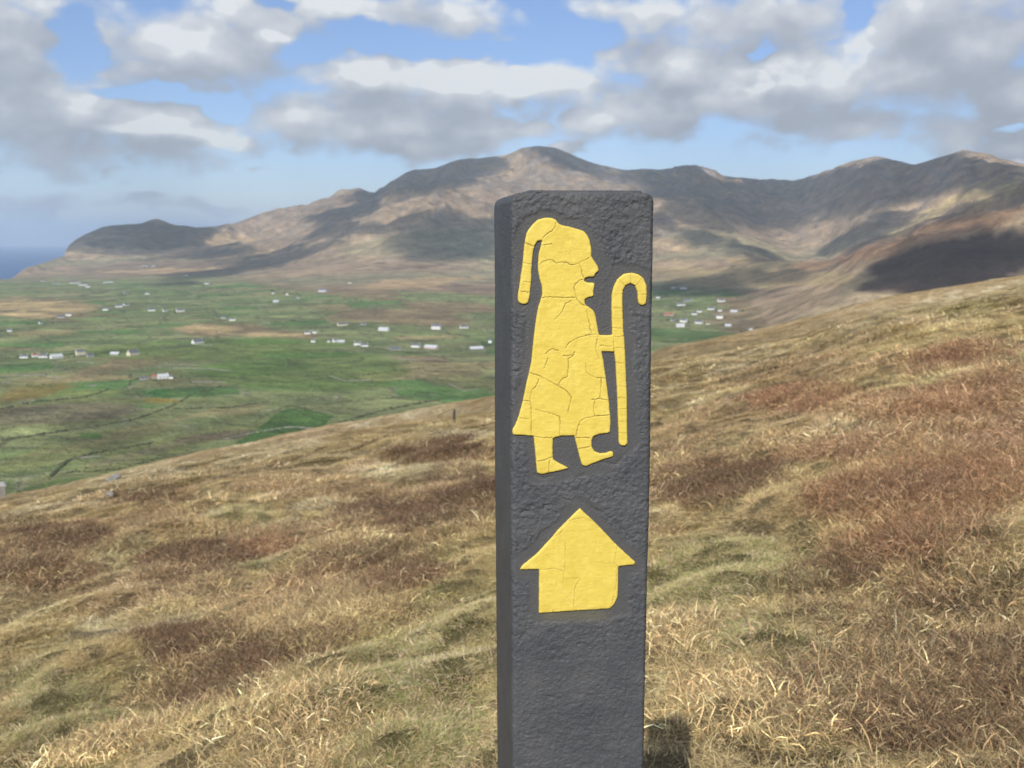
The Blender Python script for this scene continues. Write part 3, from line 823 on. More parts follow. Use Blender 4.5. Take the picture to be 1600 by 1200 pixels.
def instancer(name, sel, label, cat):
    me = bpy.data.meshes.new(name); me.vertices.add(int(sel.sum())); me.vertices.foreach_set('co', gp[sel].astype(np.float32).ravel()); me.update()
    o = bpy.data.objects.new(name, me); scene.collection.objects.link(o)
    set_col(o, 'rot', grot[sel], 'FLOAT_VECTOR'); set_col(o, 'scl', gscl[sel], 'FLOAT_VECTOR')
    aa = me.attributes.new('pick', 'INT', 'POINT'); aa.data.foreach_set('value', gkind[sel].astype(np.int32))
    set_col(o, 'tint', gtint[sel])
    ng = bpy.data.node_groups.new(name + '_nodes', 'GeometryNodeTree')
    ng.interface.new_socket('Geometry', in_out='INPUT', socket_type='NodeSocketGeometry')
    ng.interface.new_socket('Geometry', in_out='OUTPUT', socket_type='NodeSocketGeometry')
    N = ng.nodes; L = ng.links
    i_ = N.new('NodeGroupInput'); o_ = N.new('NodeGroupOutput')
    ip = N.new('GeometryNodeInstanceOnPoints'); ci = N.new('GeometryNodeCollectionInfo')
    ci.inputs['Collection'].default_value = tuft_coll; ci.inputs['Separate Children'].default_value = True; ci.inputs['Reset Children'].default_value = True
    def na(nm, ty):
        q = N.new('GeometryNodeInputNamedAttribute'); q.data_type = ty; q.inputs['Name'].default_value = nm
        return q.outputs['Attribute']
    L.new(i_.outputs[0], ip.inputs['Points']); L.new(ci.outputs[0], ip.inputs['Instance'])
    ip.inputs['Pick Instance'].default_value = True
    L.new(na('pick', 'INT'), ip.inputs['Instance Index']); L.new(na('rot', 'FLOAT_VECTOR'), ip.inputs['Rotation']); L.new(na('scl', 'FLOAT_VECTOR'), ip.inputs['Scale'])
    L.new(ip.outputs[0], o_.inputs[0])
    md = o.modifiers.new('scatter', 'NODES'); md.node_group = ng
    tag(o, label, cat, kind='stuff')
    return o


is_heather = ((gkind >= 11) & (gkind < 14)) | (gkind >= 16)
instancer('grass', ~is_heather, 'dry straw coloured moor grass with green tufts covering the slope', 'grass')
instancer('heather', is_heather, 'dark brown and reddish heather growing among the grass', 'heather')

# ------------------------------------------------------------------ the marker post
BASE_Z = float(hill(np.array([PCX]), np.array([PCY]))[0])
POST_H = HC + 0.0346 - BASE_Z
ROLL, YAW = -0.0035, 0.15
HW, HD = 0.05, 0.0432
PM = Matrix.Translation(Vector((PCX, PCY, HC)) - Vector((math.sin(ROLL), 0, math.cos(ROLL))) * (HC - BASE_Z)) @ Matrix.Rotation(ROLL, 4, 'Y') @ Matrix.Rotation(YAW, 4, 'Z')
PMi = np.array(PM.inverted()); PMn = np.array(PM)
post = bpy.data.objects.new('waymarker_post', None)
scene.collection.objects.link(post)
post.matrix_world = PM
post.empty_display_size = 0.2
tag(post, 'dark grey square waymarker post in the foreground with yellow hooded walker and arrow', 'waymarker post')


def px_on_face(P):
    """photograph pixels -> (x, z) on the front face of the post"""
    P = np.atleast_2d(np.asarray(P, float))
    a = (P[:, 0] - 800) / FPX; b_ = -(P[:, 1] - 600) / FPX
    d = np.stack([a, math.cos(PITCH) + b_ * math.sin(PITCH), -math.sin(PITCH) + b_ * math.cos(PITCH)], -1)
    R3 = PMi[:3, :3]
    o_ = R3 @ np.array([0, 0, HC]) + PMi[:3, 3]
    dl = d @ R3.T
    t_ = (-HD - o_[1]) / dl[:, 1]
    p = o_ + dl * t_[:, None]
    return p[:, [0, 2]]


def face_to_px(x, z):
    P = np.stack([x, np.full_like(x, -HD), z, np.ones_like(x)], -1) @ PMn.T
    return to_px(P[..., 0], P[..., 1], P[..., 2] - HC)


PILGRIM = [(809.4, 470), (812.5, 474), (818, 475.6), (824, 474), (827, 466), (830, 440), (831, 410), (833, 392), (836, 382), (840, 376.5), (847, 375.6), (845, 386), (842, 396), (841, 410),
           (840.5, 420), (843, 434), (846.5, 446), (847.5, 460), (845, 468), (841, 480), (838, 496), (835.8, 514), (832, 546.7), (830, 567.7), (824, 593), (816, 630.7), (810, 651.7), (804.3, 665.7),
           (800.8, 671.5), (801.5, 679), (834, 681), (835.8, 700.7), (838, 724), (839.3, 739), (846.3, 741), (858, 738.5), (881.3, 734), (888.3, 731), (874.3, 724), (864.5, 718), (863.4, 703), (863.8, 684.3),
           (876.7, 681), (897.7, 680.5), (900, 691), (904.7, 710), (909.3, 726.3), (914, 729), (923.3, 725), (942, 718), (958.3, 712.8), (958.3, 706.5), (954.8, 704.6), (946.7, 708), (937.3, 708.4),
           (929, 705.3), (924.5, 698.3), (924, 689), (926.8, 682), (935, 678.5), (952.5, 676), (954, 663), (953, 644.7), (950, 616.7), (946.7, 591), (943, 565), (940, 549.2),
           (959.5, 549.5), (958.8, 518.7), (955.7, 523.8), (936, 523.8), (934.2, 515), (932.4, 504), (930, 492), (927, 485), (920, 479.6), (914, 475), (913, 468), (920, 464.4), (927.6, 463),
           (927, 456), (928.4, 448), (928.4, 442), (918, 441.6), (912.4, 439), (913, 435), (918, 433), (928, 432.4), (930, 428), (935.6, 423), (934, 416), (928, 407), (924, 401), (924, 390), (922, 378),
           (918, 368), (912, 361), (902, 358), (890, 354.4), (878, 352), (872, 349), (869, 344), (862, 340.6), (852, 340), (840, 343.6), (830, 353), (823, 364), (820, 378), (818.4, 392), (817, 410),
           (814, 430), (811, 450), (809.2, 462)]
STAFF = [(959.9, 549.5), (961.8, 565), (964, 605), (965.3, 640), (966.5, 675), (966.8, 691), (970, 696), (975.8, 697), (980.5, 692.5), (979.8, 663), (979.3, 616.7), (977.5, 570), (975.8, 532.7), (974, 516),
         (973, 490), (972.4, 466), (973, 454), (977, 446), (985, 442.4), (992, 446), (996, 456), (997, 470), (999, 475.6), (1004, 477.6), (1009, 475), (1010.6, 460), (1010, 446), (1005, 434), (996, 428), (986, 426),
         (974, 428.4), (965, 436), (959, 448), (956, 460), (955.6, 480), (956, 500), (956.6, 520), (958.2, 535)]
ARROW = [(906, 794), (930, 816.5), (945, 832), (960, 848), (977, 864), (993, 878.5), (991, 882), (966, 884.8), (965.8, 920), (965, 932), (960, 944), (952, 951), (900, 954), (842, 958), (842.4, 889.5), (812.4, 889.8), (816, 884),
         (840, 864), (864, 838), (871, 829), (888, 812), (897, 803)]
CR_P = [[(843, 414), (850, 408), (858, 406), (864, 407), (869, 412), (873, 410), (885, 410), (890, 413), (897, 414), (905, 411), (914, 406), (920, 403)],
        [(905, 412), (908, 419), (909, 428), (912, 434)], [(910, 437), (904, 439), (899, 444), (897, 450), (899, 460), (900, 466), (905, 472), (910, 476), (918, 478)],
        [(847, 465), (860, 464), (880, 465), (898, 464.6)], [(868, 348), (868, 354), (862, 361), (855, 365), (848, 372)], [(916, 484), (918, 495), (921, 505), (922, 515), (924, 521)],
        [(933, 522), (921, 523), (909, 526), (897.7, 530), (888, 536), (883.7, 544)], [(897.7, 550), (896.5, 555), (888, 560.7), (888, 577), (886, 588.7), (879, 592), (874, 598), (872, 602.7)],
        [(880, 556), (888, 556), (897, 554)],
        [(826.5, 581.7), (837, 585), (853, 593), (872, 602.7), (886, 612), (893, 621), (889.5, 633), (887, 644.7)], [(842, 592), (838, 602.7), (831, 609.7), (827.7, 623.7), (830, 637.7), (830, 677)],
        [(915, 567.7), (916, 581.7), (923, 586), (932.7, 590.5), (946.7, 591)], [(939.7, 591), (938.5, 607), (937.3, 621)], [(924.5, 624), (937, 623), (949, 625)], [(929, 626), (926.8, 640), (929, 649)],
        [(952, 648), (928, 650.5), (914, 653), (906, 658.7), (902, 670), (900, 681)], [(874, 651.7), (875.5, 663), (874, 681)], [(834.7, 682), (848, 684), (862.7, 684)], [(812, 653), (827.7, 655)],
        [(900, 683.5), (921, 684.5)], [(904.7, 700.7), (921, 698)], [(839, 720.5), (853, 718), (863.8, 713.5)], [(859, 719), (857, 729), (858, 738)], [(830, 413), (818, 411)], [(834, 385), (820, 380)],
        [(818, 626), (829, 627)], [(842, 385), (862, 381)], [(852, 553), (862, 545), (872, 548)], [(850, 575), (856, 560)], [(818, 440), (829, 441)], [(812, 455), (826, 457)], [(938, 540), (956, 541)],
        [(936, 560), (930, 545), (933, 530)], [(866, 500), (878, 488), (884, 474)], [(884, 474), (892, 470)], [(836, 640), (862, 646), (874, 651)]]
CR_S = [[(955, y), (981, y + dy)] for y, dy in ((459, 1), (481, 1.5), (498, 0), (512, 2), (526, -1), (543, 0.5), (566, 2), (584, -1), (603, 1), (621, 0.5), (640, -2), (658, 1), (676, 0))] + \
       [[(962, 430), (976, 447)], [(985, 425), (985, 443)], [(1004, 433), (993, 447)], [(996, 461), (1011, 460)]]
CR_A = [[(884, 816), (892, 812), (900, 811), (908, 808), (918, 810), (932, 819)], [(964, 852), (963, 860), (961, 868), (960, 880), (966, 885)], [(883, 848), (883, 868), (882, 888), (880, 904)], [(840, 890), (868, 888), (880, 892)],
        [(880, 904), (895, 903), (907, 904), (901, 912), (898, 920), (897, 936), (896, 954)], [(963, 890), (963, 905), (961, 920), (957, 940), (952, 950)], [(930, 878), (960, 880)], [(864, 838), (874, 834), (880, 826)],
        [(864, 952), (864, 958)]]


def seg_dist(P, lines, closed=False):
    """distance of points P (n,2) to polylines"""
    out = np.full(len(P), 1e9)
    for L_ in lines:
        L_ = np.asarray(L_, float); A = L_ if closed else L_[:-1]; B = np.roll(L_, -1, 0) if closed else L_[1:]
        for a_, b_ in zip(A, B):
            d = b_ - a_; q = np.clip(((P - a_) @ d) / (d @ d + 1e-9), 0, 1)
            out = np.minimum(out, np.hypot(*(P - a_ - q[:, None] * d).T))
    return out


def smooth_poly(poly, step=1.3, wob=0.25, seed=1):
    """resample a closed outline, lightly rounded, with a little paint-edge unevenness"""
    P = np.asarray(poly, float); out = []
    n = len(P)
    for i in range(n):
        a_, b_ = P[i], P[(i + 1) % n]; L_ = np.hypot(*(b_ - a_)); k_ = max(1, int(round(L_ / step)))
        for s in range(k_): out.append(a_ + (b_ - a_) * s / k_)
    Q = np.array(out)
    for _ in range(2): Q = 0.25 * np.roll(Q, 1, 0) + 0.5 * Q + 0.25 * np.roll(Q, -1, 0)
    Q += wob * np.stack([fbm(Q[:, 0] / 3.5, Q[:, 1] / 3.5, seed, 3), fbm(Q[:, 0] / 3.5 + 50, Q[:, 1] / 3.5, seed, 3)], -1)
    return Q


def wobble(lines, seed):
    out = []
    for L_ in lines:
        L_ = np.asarray(L_, float); pts = []
        for a_, b_ in zip(L_[:-1], L_[1:]):
            k_ = max(1, int(np.hypot(*(b_ - a_)) / 2.2))
            for s in range(k_): pts.append(a_ + (b_ - a_) * s / k_)
        pts.append(L_[-1]); Q = np.array(pts)
        Q[1:-1] += 0.55 * np.stack([fbm(Q[1:-1, 0] / 3, Q[1:-1, 1] / 3, seed, 2), fbm(Q[1:-1, 0] / 3 + 90, Q[1:-1, 1] / 3, seed, 2)], -1)
        out.append(Q)
    return out


m_yel, t, b, _ = mat('yellow_road_paint')
ck = attr(t, 'crack'); oc = t.n.new('ShaderNodeTexCoord')
f1 = t.noise(oc.outputs['Object'], 90, 5, 0.6); f2 = t.noise(oc.outputs['Object'], 900, 3, 0.6)
yc = t.ramp(f1, [(0.25, (0.69, 0.52, 0.085)), (0.55, (0.765, 0.60, 0.115)), (0.8, (0.81, 0.66, 0.15))])
vor = t.n.new('ShaderNodeTexVoronoi'); vor.feature = 'DISTANCE_TO_EDGE'; vor.inputs['Scale'].default_value = 130
t.l.new(t.vec('ADD', oc.outputs['Object'], t.vec('SCALE', t.vec('MULTIPLY', (1, 1, 1), f1), 0.01)), vor.inputs['Vector'])
hair = t.math('MULTIPLY', t.math('SUBTRACT', 1.0, t.mapr(vor.outputs['Distance'], 0.0, 0.035)), t.mapr(t.noise(oc.outputs['Object'], 45, 3, 0.5), 0.50, 0.62))
grime = t.math('MULTIPLY', t.mapr(t.noise(oc.outputs['Object'], 420, 4, 0.7), 0.60, 0.75), 0.35)
yc = t.mixc(t.math('MAXIMUM', t.math('MULTIPLY', hair, 0.35), grime), yc, (0.40, 0.29, 0.08))
yc = t.mixc(t.math('MULTIPLY', ck.outputs['Fac'], 0.75, clamp=True), yc, (0.24, 0.16, 0.045))
t.l.new(yc, b.inputs['Base Color']); b.inputs['Roughness'].default_value = 0.55; b.inputs['Specular IOR Level'].default_value = 0.3
bump(t, b, t.math('ADD', t.math('MULTIPLY', f2, 0.5), t.noise(t.vec('MULTIPLY', oc.outputs['Object'], (0.5, 1, 2.2)), 260, 4, 0.6)), 0.5, 0.0006)


def emblem(name, poly, cracks, seed, label):
    B = smooth_poly(poly, seed=seed)
    C = wobble(cracks, seed + 40)
    lo, hi = B.min(0), B.max(0)
    sp = 1.45
    gx, gy = np.meshgrid(np.arange(lo[0], hi[0], sp), np.arange(lo[1], hi[1], sp * 0.87))
    gx[1::2] += sp / 2
    G = np.stack([gx.ravel(), gy.ravel()], -1) + rng.normal(0, 0.12, (gx.size, 2))
    ex = [G]
    for L_ in C:
        dseg = np.gradient(L_, axis=0); nn = np.stack([-dseg[:, 1], dseg[:, 0]], -1); nn /= np.linalg.norm(nn, axis=1)[:, None] + 1e-9
        for s in (-1.0, -0.45, 0, 0.45, 1.0): ex.append(L_ + nn * s)
        mid = 0.5 * (L_[1:] + L_[:-1]); ex.append(mid)
    G = np.concatenate(ex)
    dB = seg_dist(G, [B], True)
    G = G[inside(G, B) & (dB > 0.6)]
    # thin out near-coincident points
    key = np.round(G / 0.3).astype(int); _, ui = np.unique(key, axis=0, return_index=True); G = G[ui]
    A = np.concatenate([B, G]); nB = len(B)
    F = px_on_face(A)
    res = delaunay_2d_cdt([Vector(p) for p in (F * 1000)], [(i, (i + 1) % nB) for i in range(nB)], [], 1, 1e-5)
    ov = np.array([tuple(v) for v in res[0]]) / 1000; tri = np.array(res[2])
    px = np.stack(face_to_px(ov[:, 0], ov[:, 1]), -1)
    d = seg_dist(px, [B], True); dc = seg_dist(px, C)
    bowl = 1 - np.exp(-d / 0.6)
    crk = (1.0 if name == 'walker_emblem' else 0.5) * np.exp(-(dc / 0.62) ** 2) * (0.55 + 0.45 * sstep(fbm(px[:, 0] / 9, px[:, 1] / 9, seed + 3, 2), -0.6, 0.4))
    curl_ = np.exp(-dc / 2.2) * 0.00012
    h = 0.0002 + 0.0006 * bowl - 0.0007 * crk + curl_ + 0.00012 * fbm(px[:, 0] / 8, px[:, 1] / 8, seed, 4)
    n = len(ov)
    V1 = np.stack([ov[:, 0], -HD - h, ov[:, 1]], -1)
    # side wall round the outline: boundary edges of the triangulation
    E_ = np.concatenate([tri[:, [0, 1]], tri[:, [1, 2]], tri[:, [2, 0]]])
    ks = np.sort(E_, 1); _, inv, cnt = np.unique(ks, axis=0, return_inverse=True, return_counts=True)
    be = E_[cnt[inv.ravel()] == 1]
    bv = np.unique(be); mp = {int(v): n + i for i, v in enumerate(bv)}
    V2 = V1[bv].copy(); V2[:, 1] = -HD + 0.0018
    wall = []
    for a_, b_ in be:
        a2, b2 = mp[int(a_)], mp[int(b_)]; wall += [(b_, a_, a2), (b_, a2, b2)]
    o = mesh_obj(name, np.concatenate([V1, V2]), np.concatenate([tri, np.array(wall)]), m_yel, parent=post, smooth=True)
    set_col(o, 'crack', np.concatenate([crk, np.ones(len(bv)) * 0.6]), 'FLOAT')
    return o, B


pil, B1 = emblem('walker_emblem', PILGRIM, CR_P, 11, '')
stf, B2 = emblem('staff_emblem', STAFF, CR_S, 12, '')
arr, B3 = emblem('arrow_emblem', ARROW, CR_A, 13, '')
pil['label'] = 'yellow raised silhouette of a hooded walker in a long robe, paint cracked'
stf['label'] = 'yellow raised crook-topped walking staff held by the walker, paint cracked'
arr['label'] = 'yellow raised arrow pointing straight up, paint cracked'

# body: rings round the section, rows down the height, rounded edges, real relief on the faces
fx_ = np.linspace(-HW, HW, 168)
side_n, back_n = 34, 14
ringx = np.concatenate([fx_, np.full(side_n, HW), np.linspace(HW, -HW, back_n + 2)[1:-1], np.full(side_n, -HW)])
ringy = np.concatenate([np.full(168, -HD), np.linspace(-HD, HD, side_n + 1)[1:], np.full(back_n, HD), np.linspace(HD, -HD, side_n + 1)[:-1]])
zt = POST_H
rows_z = np.concatenate([zt - np.linspace(0, 0.010, 14), zt - 0.010 - np.linspace(0.0008, 0.44, 540), zt - 0.45 - np.linspace(0.02, zt - 0.45 + 0.25, 20)])
cap = np.linspace(0.0, 1.0, 16)[:-1] ** 0.8
nr = len(ringx)
RX, RZ = np.meshgrid(ringx, rows_z); RY = np.repeat(ringy[None], len(rows_z), 0)
capX = np.stack([ringx * s for s in cap]); capY = np.stack([ringy * s for s in cap]); capZ = np.full_like(capX, zt)
PXX = np.concatenate([capX, RX]); PYY = np.concatenate([capY, RY]); PZZ = np.concatenate([capZ, RZ])
rad = 0.0035; radt = 0.0050
RC = 0.009
cr_ = np.clip(PZZ - (zt - RC), 0, RC)
shrink = 1 - (RC - np.sqrt(RC ** 2 - cr_ ** 2)) / HW * np.where(PXX < 0, 1.15, 0.75)
PXX = PXX * shrink
QX = np.clip(PXX, -HW * shrink + rad, HW * shrink - rad); QY = np.clip(PYY, -HD + rad, HD - rad); QZ = np.minimum(PZZ, zt - radt)
dX, dY, dZ = (PXX - QX) / rad, (PYY - QY) / rad, (PZZ - QZ) / radt
ln = np.sqrt(dX ** 2 + dY ** 2 + dZ ** 2) + 1e-9
NX, NY, NZ = dX / ln, dY / ln, dZ / ln
per = np.concatenate([[0], np.cumsum(np.hypot(np.diff(ringx), np.diff(ringy)))])
PER = np.repeat(per[None], len(PXX), 0) + capZ[0, 0] * 0
zz_ = PZZ + np.concatenate([np.repeat((1 - cap)[:, None] * 0.05, nr, 1), np.zeros_like(RZ)])
front = np.zeros(PXX.shape, bool); front[len(cap):, :168] = True
fp = face_to_px(PXX.ravel(), PZZ.ravel()); FP = np.stack(fp, -1)
dE = np.full(len(FP), 99.0); sel = front.ravel() & (FP[:, 1] < 1100)
dd = np.minimum(np.minimum(seg_dist(FP[sel], [B1[::3]], True), seg_dist(FP[sel], [B2[::3]], True)), seg_dist(FP[sel], [B3[::3]], True))
ins = inside(FP[sel], B1) | inside(FP[sel], B2) | inside(FP[sel], B3)
dE[sel] = np.where(ins, 0, dd); dE = dE.reshape(PXX.shape)
FPX_, FPY_ = FP[:, 0].reshape(PXX.shape), FP[:, 1].reshape(PXX.shape)
margin = 15 + 5 * fbm(FPX_ / 30, FPY_ / 30, 501, 3)
pan = np.where(front, 1 - sstep(dE, margin - 2.5, margin + 2.5), 0)        # smooth routed surround of the signs
for (x0, x1, y0, y1) in ((838, 958, 686, 742), (826, 983, 890, 962), (936, 962, 556, 700), (826, 850, 384, 470)):
    bx = np.minimum(np.minimum(FPX_ - x0, x1 - FPX_), np.minimum(FPY_ - y0, y1 - FPY_))
    pan = np.maximum(pan, np.where(front, sstep(bx, -3, 3), 0))
r1 = fbm(PER / 0.0065, zz_ / 0.0042, 510, 5, 0.6); r2 = fbm(PER / 0.0022, zz_ / 0.0016, 520, 3, 0.6); r3 = fbm(PER / 0.03, zz_ / 0.02, 530, 3)
pits = sstep(fbm(PER / 0.005, zz_ / 0.0035, 540, 3), 0.62, 0.85)
low = sstep(FPY_, 960, 1010) * 0.35
amp = np.where(front, (1 - pan) * (1 - low), 0.28)
rough = amp * (0.00030 * r1 + 0.00034 * r2 + 0.00015 * r3 - 0.0006 * pits) + 0.00006 * r2
rough = rough - 0.0007 * pan
# moulded rim lines above the arrow and below the feet
rim = np.exp(-(seg_dist(FP[sel], [[(818, 800), (850, 796), (872, 802)], [(925, 792), (958, 812), (985, 842), (994, 852)], [(836, 742), (850, 748), (862, 744)], [(888, 735), (900, 746), (914, 742)], [(938, 722), (962, 726), (975, 714)]]) / 2.0) ** 2)
rr_ = np.zeros(len(FP)); rr_[sel] = rim; rough = rough - 0.0004 * rr_.reshape(PXX.shape)
wave = 0.0006 * fbm(PXX * 6 + 3, PZZ * 5, 560, 2)
VX = QX + NX * rad + NX * rough + wave * NX; VY = QY + NY * rad + NY * rough; VZ = QZ + NZ * radt + NZ * rough
spray = np.where(front, np.exp(-((FPY_ - 962) / 9) ** 2) * (FPY_ > 950) * sstep(FPX_, 835, 860) * (1 - sstep(FPX_, 930, 965)), 0)
m_post, t, b, _ = mat('dark_grey_painted_post')
oc = t.n.new('ShaderNodeTexCoord')
p1 = t.noise(oc.outputs['Object'], 35, 6, 0.6); p2 = t.noise(oc.outputs['Object'], 700, 3, 0.6); p3 = t.noise(t.vec('MULTIPLY', oc.outputs['Object'], (1, 1, 1.7)), 420, 5, 0.7)
pc = t.ramp(p1, [(0.3, (0.068, 0.072, 0.079)), (0.5, (0.084, 0.088, 0.094)), (0.72, (0.108, 0.111, 0.114))])
worn = t.mapr(p2, 0.60, 0.72); pc = t.mixc(t.math('MULTIPLY', t.math('MULTIPLY', worn, t.mapr(p3, 0.5, 0.65)), 0.6), pc, (0.32, 0.32, 0.33))
pa = attr(t, 'panel'); pc = t.mixc(t.math('MULTIPLY', pa.outputs['Fac'], 0.5), pc, (0.098, 0.096, 0.094))
sa = attr(t, 'spray'); pc = t.mixc(t.math('MULTIPLY', sa.outputs['Fac'], 0.12), pc, (0.42, 0.36, 0.08))
t.l.new(pc, b.inputs['Base Color']); b.inputs['Roughness'].default_value = 0.5; b.inputs['Specular IOR Level'].default_value = 0.35
bump(t, b, t.math('ADD', t.math('MULTIPLY', p2, 0.9), t.math('MULTIPLY', p3, t.math('SUBTRACT', 1.0, t.math('MULTIPLY', pa.outputs['Fac'], 0.85)))), 0.7, 0.0009)
body = mesh_obj('body', np.stack([VX, VY, VZ], -1).reshape(-1, 3)[0:], grid_faces(len(PXX), nr, wrap=True), m_post, parent=post, smooth=True)
set_col(body, 'panel', pan.ravel(), 'FLOAT'); set_col(body, 'spray', spray.ravel(), 'FLOAT')

# ------------------------------------------------------------------ small things on the crest
def hit_hill(x, y, off=0.0):
    az, te = px_az_el(x, y)
    rr = np.geomspace(0.8, 300, 4000); X_, Y_ = rr * math.sin(az), rr * math.cos(az)
    d = HC + rr * te - hill(X_, Y_); k_ = int(np.argmax(d < 0)) if (d < 0).any() else None
    if k_ is None: k_ = int(np.argmin(np.where(rr > 20, d, 99)))
    return X_[k_], Y_[k_], float(hill(X_[k_:k_ + 1], Y_[k_:k_ + 1])[0]), rr[k_]


m_rock, t, b, _ = mat('lichened_rock')
oc = t.n.new('ShaderNodeTexCoord')
t.l.new(t.ramp(t.noise(oc.outputs['Object'], 4, 6, 0.65), [(0.3, (0.15, 0.14, 0.13)), (0.55, (0.30, 0.29, 0.27)), (0.75, (0.45, 0.44, 0.41))]), b.inputs['Base Color'])
b.inputs['Roughness'].default_value = 0.9; bump(t, b, t.noise(oc.outputs['Object'], 9, 5, 0.6), 0.7, 0.05)


def rock(name, loc, size, seed, label, cat):
    n1_, n2_ = 18, 24
    A_, B_ = np.meshgrid(np.linspace(0, math.pi, n1_), np.linspace(0, 2 * math.pi, n2_ + 1)[:-1], indexing='ij')
    x, y, z = np.sin(A_) * np.cos(B_), np.sin(A_) * np.sin(B_), np.cos(A_)
    q = 1 + 0.25 * fbm(x * 1.5 + seed, y * 1.5 + z * 1.3, int(seed * 10), 3)
    p = np.stack([x, y, z], -1) * q[..., None]
    p = np.sign(p) * np.abs(p) ** 0.8
    o = mesh_obj(name, (p * np.array(size)).reshape(-1, 3), grid_faces(n1_, n2_, wrap=True), m_rock)
    o.location = loc; o.rotation_euler = (0.1, -0.15, seed)
    tag(o, label, cat)
    return o


x, y, z, r = hit_hill(178, 750)
rock('boulder', (x, y, z + 2 / FPX * r), (13 / FPX * r, 7 / FPX * r, 4.5 / FPX * r), 1.3, 'long grey boulder in the grass near the crest at the left', 'boulder')
x, y, z, r = hit_hill(173, 775)
rock('boulder', (x, y, z + 1.5 / FPX * r), (6 / FPX * r, 5 / FPX * r, 5 / FPX * r), 2.9, 'small pale grey boulder in the grass just below the long boulder', 'boulder')


def box(x0, x1, y0, y1, z0, z1):
    v = [(x, y, z) for z in (z0, z1) for x, y in ((x0, y0), (x1, y0), (x1, y1), (x0, y1))]
    return v, [(3, 2, 1, 0), (4, 5, 6, 7), (0, 1, 5, 4), (1, 2, 6, 5), (2, 3, 7, 6), (3, 0, 4, 7)]


def join(parts_):
    V_, F_ = [], []
    for v, f in parts_:
        k_ = len(V_); V_ += v; F_ += [tuple(i + k_ for i in q) for q in f]
    return V_, F_


def simple(name, col, rough=0.9, sc=0.6, var=0.2):
    m, t, b, _ = mat(name); oc = t.n.new('ShaderNodeTexCoord'); n = t.noise(oc.outputs['Object'], sc, 5, 0.6)
    c = np.array(col); t.l.new(t.ramp(n, [(0.3, tuple(c * (1 - var))), (0.7, tuple(c * (1 + var)))]), b.inputs['Base Color']); b.inputs['Roughness'].default_value = rough
    return m


m_concrete = simple('weathered_concrete', (0.42, 0.42, 0.40), sc=3)
m_stone = simple('stonework', (0.26, 0.24, 0.21), sc=0.8, var=0.35)
m_dark = simple('weathered_timber', (0.07, 0.06, 0.05), sc=3)
# gate pillar at the left edge
az, te = px_az_el(2, 786); r = 66.0
X_, Y_ = r * math.sin(az), r * math.cos(az); zc = float(hill(np.array([X_]), np.array([Y_]))[0])
pr = bpy.data.objects.new('gate_pillar', None); scene.collection.objects.link(pr); pr.location = (X_, Y_, zc - 0.3); pr.rotation_euler = (0, 0, 0.45)
tag(pr, 'squat stone pillar with a pale cap at the left edge, just before the crest', 'gate pillar')
mesh_obj('shaft', *box(-0.30, 0.30, -0.30, 0.30, 0, 1.15), m_stone, parent=pr)
mesh_obj('cap', *join([box(-0.34, 0.34, -0.34, 0.34, 1.152, 1.25), box(-0.26, 0.26, -0.26, 0.26, 1.252, 1.33)]), m_concrete, parent=pr)
# second marker far off on the crest
x, y, z, r = hit_hill(709.5, 658)
dp = bpy.data.objects.new('marker_post', None); scene.collection.objects.link(dp); dp.location = (x, y, z - 0.1); dp.rotation_euler = (0.0, 0.03, 0.3)
tag(dp, 'tiny dark marker post standing far off on the grassy crest left of the big post', 'marker post')
hh = (18 / FPX) * r + 0.1
pw = 1.7 / FPX * r; print('far marker at', r)
mesh_obj('shaft', *box(-pw, pw, -pw, pw, 0, hh - 0.06), m_dark, parent=dp)
mesh_obj('top', *box(-pw * .85, pw * .85, -pw * .85, pw * .85, hh - 0.058, hh), m_dark, parent=dp)

# ------------------------------------------------------------------ houses of the valley
m_white = simple('white_render', (0.72, 0.72, 0.69), sc=0.4, var=0.05)
m_cream = simple('cream_render', (0.66, 0.60, 0.46), sc=0.4, var=0.06)
m_grey = simple('grey_render', (0.36, 0.36, 0.35), sc=0.4, var=0.12)
m_pink = simple('pink_render', (0.60, 0.44, 0.38), sc=0.4, var=0.08)
m_slate = simple('slate_roof', (0.13, 0.135, 0.15), sc=0.8, var=0.2)
m_pale_roof = simple('pale_sheet_roof', (0.50, 0.52, 0.54), sc=0.5, var=0.1)
m_blue_roof = simple('blue_grey_roof', (0.20, 0.25, 0.36), sc=0.5, var=0.1)
m_red_roof = simple('red_tile_roof', (0.33, 0.12, 0.07), sc=0.5, var=0.15)
m_glass = simple('window_glass', (0.05, 0.06, 0.075), rough=0.2)
m_door = simple('painted_door', (0.16, 0.05, 0.04), rough=0.5)
WALLS = dict(w=m_white, c=m_cream, g=m_grey, p=m_pink, s=m_stone)
ROOFS = dict(s=m_slate, p=m_pale_roof, b=m_blue_roof, r=m_red_roof)


